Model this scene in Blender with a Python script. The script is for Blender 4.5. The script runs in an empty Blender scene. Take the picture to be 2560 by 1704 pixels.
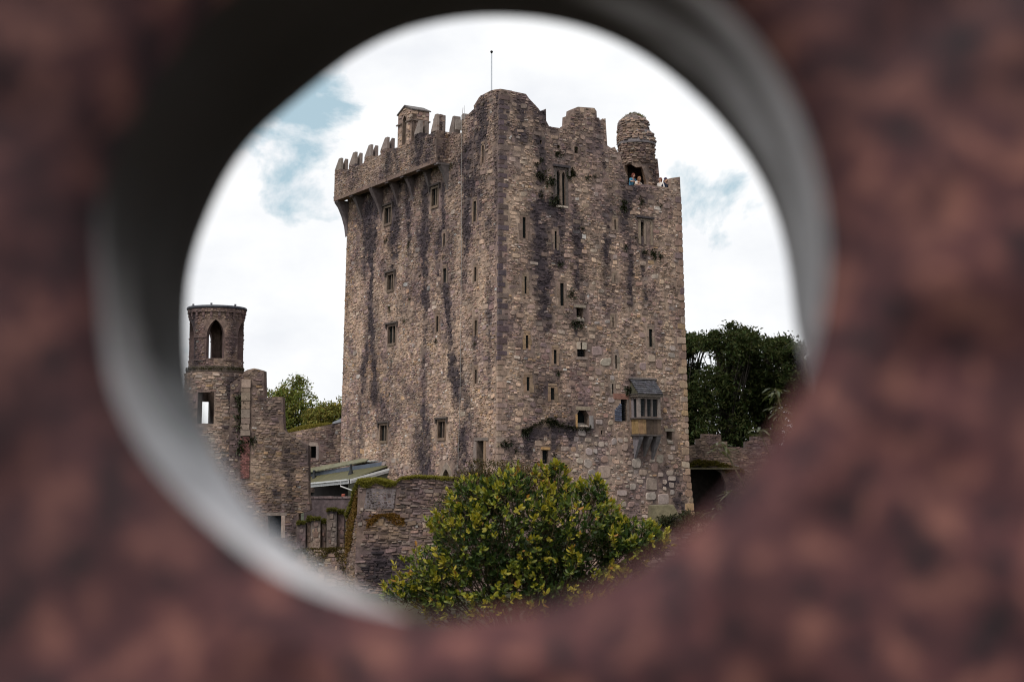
import bpy, math, random
import numpy as np
from mathutils import Vector, Matrix, noise, geometry

scene = bpy.context.scene
COL = scene.collection

# ------------------------------------------------------------------ camera, sky, sun, exposure
PITCH = math.radians(5.51)
cam = bpy.data.cameras.new('camera')
cam.lens = 50.0
cam.sensor_width = 36.0
cam.clip_start = 0.05
cam.clip_end = 6000
cam.dof.use_dof = True
cam.dof.focus_distance = 60.0
cam.dof.aperture_fstop = 2.6
cam_o = bpy.data.objects.new('camera', cam)
cam_o.location = (0, 0, 3.0)
cam_o.rotation_euler = (math.pi / 2 + PITCH, 0, 0)
COL.objects.link(cam_o)
scene.camera = cam_o

SUN_EL, SUN_AZ = math.radians(57), math.radians(-150)     # azimuth from +Y, clockwise positive: high on the left, a little behind the camera
world = bpy.data.worlds.new('World')
scene.world = world
world.use_nodes = True
nt = world.node_tree
nt.nodes.clear()


def N(tree, kind, **kw):
    n = tree.nodes.new(kind)
    for k, v in kw.items():
        if k.startswith('i_'):
            n.inputs[k[2:].replace('_', ' ')].default_value = v
        elif k.startswith('n_'):
            n.inputs[int(k[2:])].default_value = v
        else:
            setattr(n, k, v)
    return n


def ramp(tree, stops, interp='LINEAR'):
    r = tree.nodes.new('ShaderNodeValToRGB')
    r.color_ramp.interpolation = interp
    e = r.color_ramp.elements
    while len(e) < len(stops):
        e.new(0.5)
    for i, (p, c) in enumerate(stops):
        e[i].position = p
        e[i].color = (*c, 1) if len(c) == 3 else c
    return r


def mix(tree, a, b, f, mode='MIX'):
    m = tree.nodes.new('ShaderNodeMix')
    m.data_type = 'RGBA'
    m.blend_type = mode
    m.clamp_factor = True
    for sock, v in ((m.inputs[0], f), (m.inputs[6], a), (m.inputs[7], b)):
        if hasattr(v, 'is_output'):
            tree.links.new(v, sock)
        elif isinstance(v, (int, float)):
            sock.default_value = v
        else:
            sock.default_value = (*v, 1)
    return m.outputs[2]


def math_n(tree, op, a, b=0.0, c=None):
    m = tree.nodes.new('ShaderNodeMath')
    m.operation = op
    for i, v in enumerate((a, b) if c is None else (a, b, c)):
        if hasattr(v, 'is_output'):
            tree.links.new(v, m.inputs[i])
        else:
            m.inputs[i].default_value = v
    return m.outputs[0]


sky = N(nt, 'ShaderNodeTexSky', sky_type='NISHITA', sun_disc=False, sun_elevation=SUN_EL, sun_rotation=SUN_AZ,
        altitude=50, air_density=1.0, dust_density=1.6, ozone_density=1.0)
tc = N(nt, 'ShaderNodeTexCoord')
mp_ = N(nt, 'ShaderNodeMapping')
mp_.inputs['Location'].default_value = (2.3, 0.4, 1.1)
mp_.inputs['Scale'].default_value = (1.0, 1.0, 1.7)
nt.links.new(tc.outputs['Generated'], mp_.inputs['Vector'])
n1 = N(nt, 'ShaderNodeTexNoise', i_Scale=7.6, i_Detail=11.0, i_Roughness=0.6, i_Distortion=0.35)
nt.links.new(mp_.outputs[0], n1.inputs['Vector'])


def sky_gap(px, py, lo, hi):
    """cloud cover thins towards this direction of the sky"""
    v = Vector(((px - 1280) / 3556, 1, -(py - 852) / 3556))
    v.rotate(Matrix.Rotation(PITCH, 3, 'X'))
    v.normalize()
    d = nt.nodes.new('ShaderNodeVectorMath')
    d.operation = 'DISTANCE'
    nt.links.new(tc.outputs['Generated'], d.inputs[0])
    d.inputs[1].default_value = v
    mr = N(nt, 'ShaderNodeMapRange', interpolation_type='SMOOTHSTEP')
    nt.links.new(d.outputs['Value'], mr.inputs['Value'])
    mr.inputs['From Min'].default_value = lo
    mr.inputs['From Max'].default_value = hi
    mr.inputs['To Min'].default_value = 1
    mr.inputs['To Max'].default_value = 0
    return mr.outputs[0]


cov = math_n(nt, 'MULTIPLY_ADD', n1.outputs['Fac'], 2.3, -.22)
for px, py, lo, hi, k in [(735, 350, .0, .085, .42), (650, 250, .0, .08, .20), (840, 250, .0, .06, .2), (690, 540, .0, .05, .3), (560, 590, .0, .03, .2), (1765, 480, .0, .045, .15)]:
    cov = math_n(nt, 'SUBTRACT', cov, math_n(nt, 'MULTIPLY', sky_gap(px, py, lo, hi), k))
cr = ramp(nt, [(0.49, (0, 0, 0)), (0.71, (1, 1, 1))])
nt.links.new(cov, cr.inputs['Fac'])
n2 = N(nt, 'ShaderNodeTexNoise', i_Scale=9.0, i_Detail=6.0, i_Roughness=0.55)
nt.links.new(mp_.outputs[0], n2.inputs['Vector'])
cl = ramp(nt, [(0.30, (8.9, 9.1, 9.5)), (0.55, (10.2, 10.3, 10.4))])
nt.links.new(n2.outputs['Fac'], cl.inputs['Fac'])
veil = mix(nt, sky.outputs[0], (5.0, 6.7, 7.5), 0.82)
skycol = mix(nt, veil, cl.outputs['Color'], cr.outputs['Color'])
bg = N(nt, 'ShaderNodeBackground', i_Strength=0.10)
nt.links.new(skycol, bg.inputs['Color'])
wo = N(nt, 'ShaderNodeOutputWorld')
nt.links.new(bg.outputs[0], wo.inputs['Surface'])

sun = bpy.data.lights.new('sun', 'SUN')
sun.energy = 2.2
sun.angle = math.radians(10)
sun.color = (1.0, 0.94, 0.86)
sun_o = bpy.data.objects.new('sun', sun)
sd = Vector((math.sin(SUN_AZ) * math.cos(SUN_EL), math.cos(SUN_AZ) * math.cos(SUN_EL), math.sin(SUN_EL)))
sun_o.rotation_euler = sd.to_track_quat('Z', 'Y').to_euler()
COL.objects.link(sun_o)

vs = scene.view_settings
vs.view_transform = 'Standard'
vs.look = 'None'
vs.exposure = 0.0
vs.gamma = 1.0
vs.use_curve_mapping = False
scene.cycles.use_denoising = True
scene.cycles.filter_width = 1.1
scene.cycles.max_bounces = 8
scene.cycles.caustics_reflective = False
scene.cycles.caustics_refractive = False

# measured outlines and positions in metres, in each wall's own coordinates
D = {'L_arch': [5.217, 6.317, 2.764, 3.497],
 'L_door': [1.543, 2.342, 3.751, 5.122],
 'L_slit': [[6.589, 6.763, 17.103, 17.849], [6.371, 6.667, 14.842, 15.681], [7.179, 7.378, 11.878, 12.84], [2.772, 2.955, 14.463, 15.296], [2.607, 2.789, 11.293, 12.139],
            [2.498, 2.679, 8.441, 9.256], [2.968, 3.2, 18.057, 19.262], [2.199, 2.359, 21.413, 22.451]],
 'L_stain': [[16.936, 20.553, 15.537, 8.089, 0.658, 0.9], [16.179, 18.808, 16.51, 14.535, 0.531, 0.6], [9.123, 20.853, 8.935, 13.75, 0.673, 0.95],
             [8.935, 13.75, 8.7, 6.79, 0.614, 0.7], [6.498, 15.212, 5.714, 11.722, 0.83, 0.9], [5.956, 11.743, 4.37, 7.928, 1.055, 0.8],
             [13.374, 19.861, 13.147, 15.753, 0.95, 0.75], [4.08, 18.049, 4.041, 13.601, 0.609, 0.7], [4.236, 21.963, 4.08, 18.049, 0.707, 0.8],
             [2.338, 24.365, 2.285, 22.909, 0.818, 0.85], [17.454, 21.184, 17.37, 17.885, 0.485, 0.7], [16.155, 22.334, 15.851, 18.222, 0.474, 0.9],
             [6.94, 20.727, 6.745, 17.464, 0.399, 0.85], [17.567, 20.103, 17.405, 16.528, 0.545, 0.7], [16.149, 13.428, 17.136, 10.298, 0.818, 0.6],
             [17.17, 10.836, 17.38, 4.718, 0.831, 0.5], [3.566, 5.203, 4.182, 3.349, 0.998, 0.75], [8.438, 5.557, 8.332, 3.364, 0.902, 0.5],
             [3.437, 13.536, 2.61, 9.817, 0.643, 0.5], [1.333, 17.63, 1.134, 8.338, 0.444, 0.6], [12.916, 11.571, 13.233, 10.302, 0.496, 0.4],
             [5.122, 9.037, 3.66, 7.541, 1.221, 0.6], [12.231, 14.092, 10.558, 12.902, 0.762, 0.45], [7.239, 18.53, 7.353, 15.563, 0.599, 0.55],
             [11.432, 20.52, 11.199, 17.066, 0.38, 0.6], [14.109, 8.023, 14.256, 5.701, 0.561, 0.4], [9.603, 4.352, 9.017, 2.878, 1.224, 0.5],
             [18.655, 5.81, 17.894, 3.398, 0.848, 0.5], [4.974, 22.597, 5.851, 20.538, 0.766, 0.4], [0.922, 24.886, 0.669, 17.53, 0.531, 0.5]],
 'L_tint': [[11.735, 4.883, 4.63, 1.76, 't'], [2.991, 7.976, 2.66, 3.25, 't'], [11.954, 8.941, 3.16, 2.04, 't'], [13.323, 18.928, 1.66, 1.06, 'o'],
            [15.358, 9.919, 1.14, 2.11, 'o'], [19.983, 16.561, 0.63, 4.45, 'o'], [11.878, 17.675, 1.62, 1.57, 't'], [4.811, 18.647, 0.95, 2.93, 't'],
            [8.105, 10.201, 1.0, 1.48, 't'], [1.359, 6.065, 0.7, 1.37, 'o'], [13.281, 13.158, 2.19, 2.34, 't'], [18.992, 10.964, 1.22, 2.72, 't'],
            [2.699, 12.163, 0.9, 3.75, 't']],
 'L_top': [(6.84, 24.07), (6.339, 23.916), (6.349, 24.143), (5.559, 23.928), (5.552, 23.778), (4.797, 23.757), (4.818, 24.614), (4.532, 24.626), (3.508, 24.891), (3.435, 24.911),
           (3.379, 25.155), (2.838, 25.505), (2.382, 25.559), (1.48, 25.59)],
 'L_tuft': [(6.81, 22.28), (5.913, 21.986), (4.261, 22.579), (2.269, 24.953), (14.43, 18.559), (13.308, 18.662), (11.239, 17.846), (9.645, 15.592), (10.897, 14.336),
            (11.523, 12.993), (13.606, 13.973), (7.41, 11.378), (2.738, 10.807), (13.136, 10.554), (13.291, 8.371), (8.336, 18.319), (6.651, 16.462), (3.147, 17.907),
            (14.851, 22.915), (9.88, 20.341), (6.297, 21.809), (4.239, 4.75)],
 'L_win': [[13.812, 14.724, 19.644, 20.694], [7.595, 8.355, 19.79, 20.883], [13.227, 14.032, 15.187, 16.165], [12.761, 13.761, 11.658, 12.753], [13.568, 14.521, 5.411, 6.392],
           [6.06, 6.885, 5.411, 6.383]],
 'R_open': {'chute': [[5.571, 6.061, 12.334, 13.0], [5.512, 6.342, 6.001, 6.961], [12.099, 12.533, 5.226, 5.833]],
            'door': [[8.696, 9.143, 6.393, 7.683]],
            'lancet': [[4.317, 4.892, 19.035, 21.157]],
            'louvre': [[8.217, 8.661, 6.383, 7.43]],
            'slit': [[1.886, 2.052, 16.811, 18.034], [4.112, 4.225, 16.393, 17.417], [8.476, 8.567, 17.948, 18.538], [1.962, 2.085, 13.567, 14.57], [4.455, 4.654, 13.035, 14.361],
                     [2.01, 2.147, 10.421, 11.16], [3.936, 4.091, 9.605, 10.422], [2.031, 2.195, 7.985, 8.765], [3.69, 3.899, 7.507, 8.203], [8.189, 8.263, 12.045, 12.575],
                     [8.344, 8.448, 9.506, 10.322], [8.067, 8.155, 7.992, 8.588], [10.95, 11.15, 10.933, 12.024], [8.397, 8.457, 14.744, 15.133], [7.185, 7.272, 5.579, 5.815],
                     [4.51, 4.745, 2.449, 3.782], [5.819, 5.922, 10.535, 10.939]],
            'sq': [[5.581, 6.185, 10.099, 10.537], [3.037, 3.45, 3.844, 4.62], [3.125, 3.295, 22.526, 22.767], [4.372, 4.544, 22.396, 22.614], [5.613, 5.875, 22.29, 22.681]],
            'win5': [[10.45, 10.697, 17.72, 18.591], [10.82, 11.223, 17.511, 18.634]]},
 'R_stain': [[3.208, 22.647, 3.062, 18.689, 0.425, 1.0], [3.07, 19.165, 2.955, 15.37, 0.619, 0.95], [4.221, 18.808, 4.455, 15.967, 0.859, 0.85],
             [3.341, 16.819, 3.214, 12.341, 0.677, 0.8], [5.794, 17.041, 5.68, 14.158, 0.494, 0.85], [5.639, 17.989, 5.891, 16.088, 0.581, 0.6],
             [7.909, 17.232, 7.644, 13.334, 0.448, 0.7], [8.013, 19.198, 7.909, 17.232, 0.601, 0.6], [9.601, 16.401, 9.608, 13.098, 0.396, 0.95],
             [10.616, 16.734, 10.64, 13.041, 0.309, 0.7], [10.416, 18.451, 10.548, 16.481, 0.432, 0.5], [0.822, 25.07, 0.689, 20.79, 0.386, 0.6],
             [1.784, 24.732, 2.039, 23.093, 0.614, 0.6], [1.484, 23.019, 1.732, 20.913, 0.555, 0.4], [1.794, 5.49, 6.55, 5.873, 0.326, 0.85],
             [3.724, 6.097, 3.844, 4.949, 0.39, 0.8], [4.842, 6.004, 4.962, 4.847, 0.453, 0.8], [5.836, 6.023, 5.903, 5.091, 0.401, 0.8], [2.341, 5.727, 2.051, 4.472, 0.383, 0.7],
             [0.976, 4.687, 2.589, 4.022, 0.645, 0.6], [12.754, 2.879, 13.006, 0.946, 0.937, 0.8], [11.835, 3.12, 11.183, 1.685, 0.679, 0.5],
             [9.429, 9.574, 9.555, 8.615, 0.422, 0.7], [6.269, 13.244, 5.744, 11.547, 0.349, 0.5], [13.601, 20.282, 13.418, 10.234, 0.225, 0.5],
             [5.142, 22.288, 5.391, 20.136, 0.465, 0.4], [9.553, 20.597, 9.194, 18.333, 0.737, 0.5], [9.267, 21.31, 8.939, 20.282, 0.611, 0.4],
             [5.524, 12.009, 5.515, 11.535, 0.402, 0.7], [7.525, 24.069, 7.77, 21.63, 0.42, 0.5], [10.468, 20.449, 12.013, 20.113, 0.807, 0.35],
             [3.591, 14.95, 2.988, 12.094, 0.734, 0.5], [1.921, 14.586, 1.593, 10.627, 0.275, 0.4]],
 'R_tint': [[13.671, 10.245, 0.32, 2.97, 'o'], [13.924, 15.254, 0.26, 3.01, 'o'], [13.312, 5.802, 0.44, 1.95, 'o'], [4.166, 7.495, 1.41, 0.93, 'o'],
            [4.254, 4.493, 1.12, 0.92, 'o'], [2.38, 8.361, 0.66, 0.55, 'o'], [5.991, 6.611, 0.86, 0.7, 'o'], [6.645, 10.407, 0.47, 1.42, 'r'], [5.755, 9.186, 1.16, 2.11, 'r'],
            [8.834, 3.591, 2.1, 1.42, 'r'], [11.604, 5.773, 0.93, 1.69, 'r'], [6.507, 3.815, 1.74, 1.4, 'g'], [10.014, 3.119, 0.91, 0.71, 'g'], [7.254, 11.631, 0.47, 4.76, 't'],
            [10.819, 10.606, 1.86, 2.92, 't'], [11.235, 14.558, 1.25, 1.48, 't'], [1.581, 9.708, 1.1, 1.38, 't'], [4.957, 12.212, 1.73, 2.12, 't'], [4.234, 3.344, 1.12, 0.92, 't'],
            [6.806, 18.102, 0.89, 1.46, 't'], [2.549, 19.821, 1.12, 2.84, 't'], [0.867, 17.528, 0.38, 4.64, 't']],
 'R_top': [(1.143, 25.427), (2.21, 25.394), (2.417, 25.16), (3.098, 24.631), (3.181, 24.522), (3.436, 24.558), (3.608, 24.703), (3.614, 23.978), (3.819, 23.668), (4.132, 23.661),
           (5.139, 23.675), (5.144, 23.954), (5.29, 24.047), (5.329, 24.58), (5.593, 24.691), (5.628, 24.99), (5.923, 25.155), (7.134, 25.253), (7.294, 25.078), (7.312, 24.659),
           (7.494, 24.684), (7.534, 24.466), (7.678, 24.635), (7.958, 24.723), (8.053, 23.055), (8.368, 22.914), (8.612, 23.045), (8.699, 22.907), (9.053, 22.503), (9.19, 21.897),
           (9.541, 21.342), (9.574, 20.798), (10.325, 20.857), (10.791, 20.985), (11.895, 20.957), (12.858, 20.988), (12.94, 21.607), (13.646, 21.765)],
 'R_tuft': [(3.191, 21.565), (3.176, 20.607), (3.133, 19.648), (4.42, 22.077), (5.727, 22.556), (6.571, 20.925), (4.087, 19.273), (3.157, 19.412), (5.409, 21.107), (5.231, 20.844),
            (9.227, 19.694), (10.515, 19.88), (12.065, 19.741), (9.127, 19.313), (4.167, 18.994), (4.508, 18.957), (10.086, 17.553), (9.22, 16.933), (10.741, 16.795),
            (11.357, 16.748), (11.912, 16.596), (6.07, 17.789), (2.85, 21.285), (3.851, 20.445), (7.015, 21.05), (5.351, 21.1), (4.447, 15.491), (5.214, 13.768), (4.194, 9.077),
            (1.796, 5.604), (2.069, 5.722), (3.505, 6.277), (3.893, 6.216), (0.712, 4.954), (1.135, 4.576), (3.833, 4.328), (5.727, 12.115), (5.353, 12.046), (9.1, 8.359),
            (9.336, 8.247), (0.446, 4.95)],
 'bell': [(11.434, 24.041), (9.572, 24.107), (11.569, 26.218), (9.682, 26.243), (10.01, 26.42), (11.641, 25.524), (9.75, 25.509)],
 'bell_slot': [(10.768, 24.506), (10.31, 24.49), (10.833, 25.717), (10.375, 25.722), (10.63, 25.96)],
 'bridge': [(11.782, 5.234), (12.399, 5.273), (12.905, 5.346), (12.91, 5.738), (13.304, 5.794), (13.308, 6.102), (14.669, 6.046), (14.693, 5.57), (15.097, 5.57), (15.108, 5.178),
            (16.325, 5.15), (16.36, 5.57), (16.767, 5.626), (16.772, 5.934), (18.133, 5.878), (18.124, 5.374), (18.657, 5.374), (18.512, -2.68), (11.692, -2.68)],
 'bridge_arch': [(11.727, 0.36), (11.764, 3.641), (12.382, 3.809), (13.307, 3.892), (14.146, 3.753), (14.645, 3.362), (14.915, 2.721), (15.013, 1.748), (14.937, 0.36)],
 'bush': [[0.07, 25.0, 2.063, 0.984, 1.055], [-0.627, 25.0, 1.787, 0.914, 0.844], [-1.286, 25.0, 1.373, 0.668, 0.562], [1.046, 25.0, 2.132, 0.914, 0.808],
          [1.741, 25.0, 1.718, 0.773, 0.598], [-0.208, 25.0, 1.03, 1.617, 0.773], [0.973, 25.0, 1.167, 1.406, 0.773], [-1.806, 25.0, 1.03, 0.506, 0.295],
          [2.438, 25.0, 1.821, 0.352, 0.225], [-0.07, 25.0, 2.84, 0.464, 0.267], [0.756, 25.0, 2.93, 0.239, 0.352], [2.021, 25.0, 1.89, 0.668, 0.436],
          [-0.629, 25.0, 2.617, 0.492, 0.422], [1.398, 25.0, 2.687, 0.281, 0.352]],
 'cap': {'c': [7.865, 88.227],
         'p': [(6.768, 23.689), (8.941, 23.817), (6.601, 25.079), (8.506, 24.589), (7.315, 25.812), (7.883, 24.074), (7.865, 21.944), (9.176, 21.944), (6.988, 22.661),
               (8.174, 22.661), (7.858, 21.176), (7.891, 25.079), (8.984, 22.969), (6.832, 25.492), (8.272, 25.285)]},
 'corb': [(20.688, 21.869), (18.109, 21.886), (15.179, 22.037), (12.889, 22.034), (10.799, 22.05), (8.634, 22.113), (6.353, 22.11)],
 'corb_tip': [(18.673, 20.271), (16.126, 19.883), (13.407, 20.448), (11.106, 20.466), (9.115, 20.673), (6.823, 20.333)],
 'corner_top': [(0.766, 25.494), (0.252, 25.39)],
 'corner_z': 0,
 'curtain': [(-16.146, 5.724), (-15.439, 6.079), (-14.238, 6.298), (-12.162, 6.735), (-10.987, 6.982), (-10.934, 2.05), (-16.087, 2.05)],
 'curtain_moss': [(-15.568, 6.215), (-15.184, 6.38), (-14.082, 6.545), (-13.255, 6.628), (-12.263, 6.849)],
 'curtain_win': [(-13.774, 4.387), (-13.391, 4.387), (-13.402, 5.178), (-13.785, 5.178)],
 'droop': [[2.965, 16.0, 4.009], [2.993, 16.0, 3.793], [2.773, 16.0, 3.559], [2.352, 16.0, 3.389], [2.461, 16.0, 2.866], [2.28, 16.0, 2.733], [3.255, 16.0, 4.552]],
 'hole': [[0.175, 3.089, 0.291, 1.46, 3.162], [0.178, 3.11, 0.297, 1.5, 3.203], [0.18, 3.133, 0.293, 1.5, 3.24], [0.178, 3.155, 0.285, 1.5, 3.275],
          [0.174, 3.178, 0.272, 1.5, 3.31], [0.168, 3.201, 0.254, 1.5, 3.342], [0.159, 3.224, 0.233, 1.5, 3.372], [0.146, 3.244, 0.209, 1.5, 3.399],
          [0.131, 3.264, 0.183, 1.5, 3.424], [0.113, 3.281, 0.155, 1.5, 3.447], [0.093, 3.295, 0.124, 1.5, 3.466], [0.07, 3.305, 0.091, 1.5, 3.481],
          [0.047, 3.312, 0.057, 1.5, 3.491], [0.023, 3.317, 0.022, 1.5, 3.496], [-0.002, 3.319, -0.013, 1.5, 3.498], [-0.026, 3.319, -0.048, 1.5, 3.497],
          [-0.049, 3.317, -0.082, 1.5, 3.492], [-0.073, 3.313, -0.114, 1.5, 3.483], [-0.096, 3.307, -0.146, 1.5, 3.471], [-0.119, 3.3, -0.174, 1.5, 3.453],
          [-0.142, 3.291, -0.2, 1.5, 3.433], [-0.164, 3.281, -0.224, 1.5, 3.412], [-0.183, 3.265, -0.249, 1.5, 3.392], [-0.196, 3.243, -0.272, 1.5, 3.37],
          [-0.208, 3.222, -0.293, 1.5, 3.346], [-0.22, 3.202, -0.308, 1.5, 3.319], [-0.231, 3.181, -0.321, 1.5, 3.29], [-0.238, 3.159, -0.333, 1.5, 3.26],
          [-0.237, 3.134, -0.342, 1.5, 3.23], [-0.233, 3.111, -0.346, 1.5, 3.198], [-0.231, 3.089, -0.346, 1.5, 3.167], [-0.231, 3.067, -0.327, 1.423, 3.128],
          [-0.224, 3.046, -0.293, 1.291, 3.089], [-0.215, 3.027, -0.257, 1.159, 3.057], [-0.203, 3.009, -0.22, 1.027, 3.03], [-0.189, 2.993, -0.194, 0.95, 3.01],
          [-0.174, 2.98, -0.183, 0.95, 2.993], [-0.159, 2.967, -0.171, 0.95, 2.977], [-0.145, 2.955, -0.157, 0.95, 2.962], [-0.128, 2.945, -0.142, 0.95, 2.949],
          [-0.111, 2.938, -0.125, 0.95, 2.938], [-0.094, 2.932, -0.108, 0.95, 2.928], [-0.077, 2.927, -0.089, 0.95, 2.921], [-0.059, 2.924, -0.07, 0.95, 2.91],
          [-0.042, 2.923, -0.05, 0.95, 2.9], [-0.024, 2.924, -0.029, 0.95, 2.891], [-0.007, 2.925, -0.006, 0.971, 2.887], [0.01, 2.928, 0.017, 1.007, 2.886],
          [0.026, 2.932, 0.042, 1.043, 2.888], [0.042, 2.938, 0.068, 1.079, 2.892], [0.058, 2.945, 0.094, 1.1, 2.901], [0.073, 2.954, 0.117, 1.1, 2.914],
          [0.088, 2.963, 0.139, 1.1, 2.93], [0.102, 2.974, 0.161, 1.1, 2.946], [0.115, 2.987, 0.181, 1.1, 2.966], [0.128, 3.001, 0.199, 1.1, 2.987],
          [0.14, 3.015, 0.214, 1.1, 3.011], [0.152, 3.031, 0.24, 1.172, 3.04], [0.162, 3.049, 0.266, 1.268, 3.076], [0.17, 3.068, 0.277, 1.364, 3.118]],
 'hole_c': [-0.025, 3.089],
 'ledge': [(7.262, 1.584), (8.41, 1.626), (8.659, 1.162), (8.652, 0.488), (7.38, 0.488), (5.31, 1.689), (5.943, 1.204), (5.94, 0.783)],
 'lowpar': [(-12.792, 1.776), (-10.186, 1.898), (-10.169, 0.433), (-12.773, 0.433)],
 'mer': [[(20.732, 24.333), (19.764, 24.21), (20.296, 24.986)], [(18.513, 24.255), (17.521, 24.15), (18.065, 24.974)], [(16.146, 24.326), (15.197, 24.25), (15.714, 25.016)],
         [(13.788, 24.377), (12.849, 24.297), (13.357, 25.036)], [(9.224, 24.497), (8.386, 24.399), (8.84, 25.184)], [(7.049, 24.17), (6.297, 24.112), (6.717, 25.128)]],
 'mossy': [(-7.738, 2.86), (-7.053, 2.9), (-6.489, 2.92), (-5.862, 2.659), (-5.643, 2.96), (-4.837, 3.04), (-3.023, 2.92), (-1.612, 2.9), (1.007, 2.779), (0.997, -5.037),
           (-7.975, -5.037)],
 'mossyleft': [(-8.407, 1.498), (-8.054, 2.299), (-7.737, 2.799), (-7.996, -3.069), (-8.596, -3.069)],
 'oriel_front': [[(9.455, 8.0), (11.143, 7.908), (9.393, 5.621), (11.075, 5.553), (9.416, 6.499), (9.447, 7.689), (9.423, 6.76), (9.457, 8.095), (11.07, 8.051)],
                 [(9.301, 7.985), (10.984, 7.894), (9.24, 5.613), (10.917, 5.545), (9.263, 6.489), (9.293, 7.675), (9.269, 6.749), (9.304, 8.08), (10.912, 8.036)],
                 [(9.148, 7.97), (10.826, 7.879), (9.086, 5.605), (10.759, 5.538), (9.109, 6.478), (9.14, 7.661), (9.116, 6.738), (9.15, 8.065), (10.754, 8.021)]],
 'oriel_lights': [(9.5, 7.61), (9.74, 7.617), (9.919, 7.622), (10.19, 7.63), (10.341, 7.635), (10.674, 7.645)],
 'oriel_wall': [(9.354, 8.969), (11.383, 8.801), (9.341, 7.863), (9.39, 5.639), (9.508, 4.401), (9.412, 6.523), (9.443, 7.722), (9.419, 6.787)],
 'par_bot': [(20.562, 21.904), (6.255, 22.129)],
 'par_gap': [(18.924, 23.886), (16.542, 23.965), (14.131, 23.883), (11.89, 24.053), (7.551, 24.099)],
 'par_left': [(20.73, 24.305)],
 'people': [[7.377, 87.227, 21.754], [7.674, 87.227, 21.552], [9.272, 87.497, 21.533], [9.472, 87.497, 21.533], [9.645, 87.497, 21.305]],
 'pilaster': [(-14.879, 7.56), (-14.486, 7.56), (-14.35, 4.84), (-14.497, 3.324), (-14.931, 3.324), (-14.872, 4.84)],
 'pole': [[-1.271, 86.5, 29.424], [-1.271, 86.5, 20.0]],
 'rope': [(4.556, 25.223), (4.67, 24.507), (4.37, 16.642), (4.175, 7.706), (4.278, 3.443)],
 'ruin': [(-18.474, 8.911), (-17.81, 8.734), (-14.994, 8.624), (-14.823, 8.889), (-14.671, 8.977), (-14.298, 9.065), (-14.077, 9.021), (-13.746, 8.933), (-13.723, 8.25),
          (-13.699, 7.458), (-12.69, 7.48), (-12.651, 6.383), (-12.596, 5.682), (-12.351, 5.42), (-11.247, 4.808), (-11.205, 3.326), (-11.186, 1.958), (-11.068, 1.265),
          (-11.718, 1.049), (-11.682, -1.431), (-11.255, -4.002), (-18.181, -4.002)],
 'ruin_red': [(-15.035, 4.917), (-14.488, 4.917), (-14.46, 3.326), (-15.006, 3.326)],
 'ruin_win': [(-17.01, 6.229), (-16.232, 6.229), (-16.262, 7.7), (-17.019, 7.678)],
 'ruin_win2': [(-13.374, -0.247), (-12.656, -0.247), (-12.653, 0.962), (-13.394, 0.962)],
 'scar': [(1.797, 5.649), (2.344, 5.932), (3.34, 6.32), (4.003, 6.103), (5.406, 5.899), (6.436, 5.918)],
 'shed': {'eave_l': [-13.91, 95.6, 2.654],
          'eave_r': [-10.227, 90.0, 2.925],
          'mid': [-9.662, 93.2, 3.988],
          'post1': [-10.417, 92.3, 3.489],
          'post2': [-13.248, 95.6, 3.133],
          'strip_b_l': [-13.885, 96.5, 3.081],
          'strip_b_r': [-7.717, 91.35, 3.892],
          'strip_t_l': [-13.889, 96.5, 3.35],
          'strip_t_r': [-7.68, 91.35, 4.147],
          'upper_l': [-13.993, 97.2, 3.569],
          'upper_r': [-7.719, 91.8, 4.229],
          'wall_r': [-7.71, 91.3, 3.624]},
 'slope': [(-11.328, -0.688), (-8.684, -0.479), (-8.454, -2.154), (-10.145, -2.154)],
 'stubs': [[(-11.562, 0.668), (-11.089, 0.668), (-11.067, -0.949), (-11.538, -0.949)], [(-11.05, 0.924), (-10.856, 0.924), (-10.831, -0.949), (-11.024, -0.949)],
           [(-10.813, 0.882), (-10.297, 0.882), (-10.275, -0.779), (-10.79, -0.779)], [(-10.252, 0.754), (-10.037, 0.754), (-10.016, -0.949), (-10.23, -0.949)],
           [(-9.959, 1.351), (-9.421, 1.351), (-9.397, -0.652), (-9.934, -0.652)], [(-9.398, 1.266), (-9.054, 1.266), (-9.029, -0.949), (-9.372, -0.949)]],
 'tower': {'arch': [(-17.232, 9.56), (-16.282, 9.56), (-16.814, 11.762), (-16.794, 10.762), (-15.384, 11.535)],
           'cap': [(-18.415, 12.537), (-15.037, 12.377), (-16.765, 12.719)],
           'drum': [(-18.258, 9.085), (-15.123, 9.085), (-16.693, 9.085), (-16.688, 8.859), (-16.749, 11.899)],
           'flare': [(-16.747, 11.831), (-16.762, 12.583), (-18.383, 12.127)],
           'y': 80},
 'tree_r': [[(14.443, 15.086), (15.58, 15.32), (15.941, 14.851), (16.776, 14.952), (17.007, 14.717), (18.086, 15.555), (18.789, 15.689), (19.519, 15.421), (19.843, 14.851),
             (20.449, 15.186), (21.039, 14.583), (21.767, 14.248), (22.338, 14.482), (23.66, 13.88), (25.303, 12.776)]],
 'white': {'L': [(2.086, 7.814), (2.844, 7.689), (5.828, 11.006), (12.315, 15.655), (7.604, 15.594), (8.88, 10.504), (0.525, 10.813), (0.399, 9.662)],
           'R': [(0.936, 20.961), (1.21, 20.946), (4.791, 22.002), (6.006, 21.908), (7.097, 22.114), (3.216, 17.755), (3.146, 18.697), (5.367, 15.805), (5.484, 15.934),
                 (3.33, 16.108), (3.466, 15.884)]}}

rnd = random.Random(7)
UP = Vector((0, 0, 1))


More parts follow.
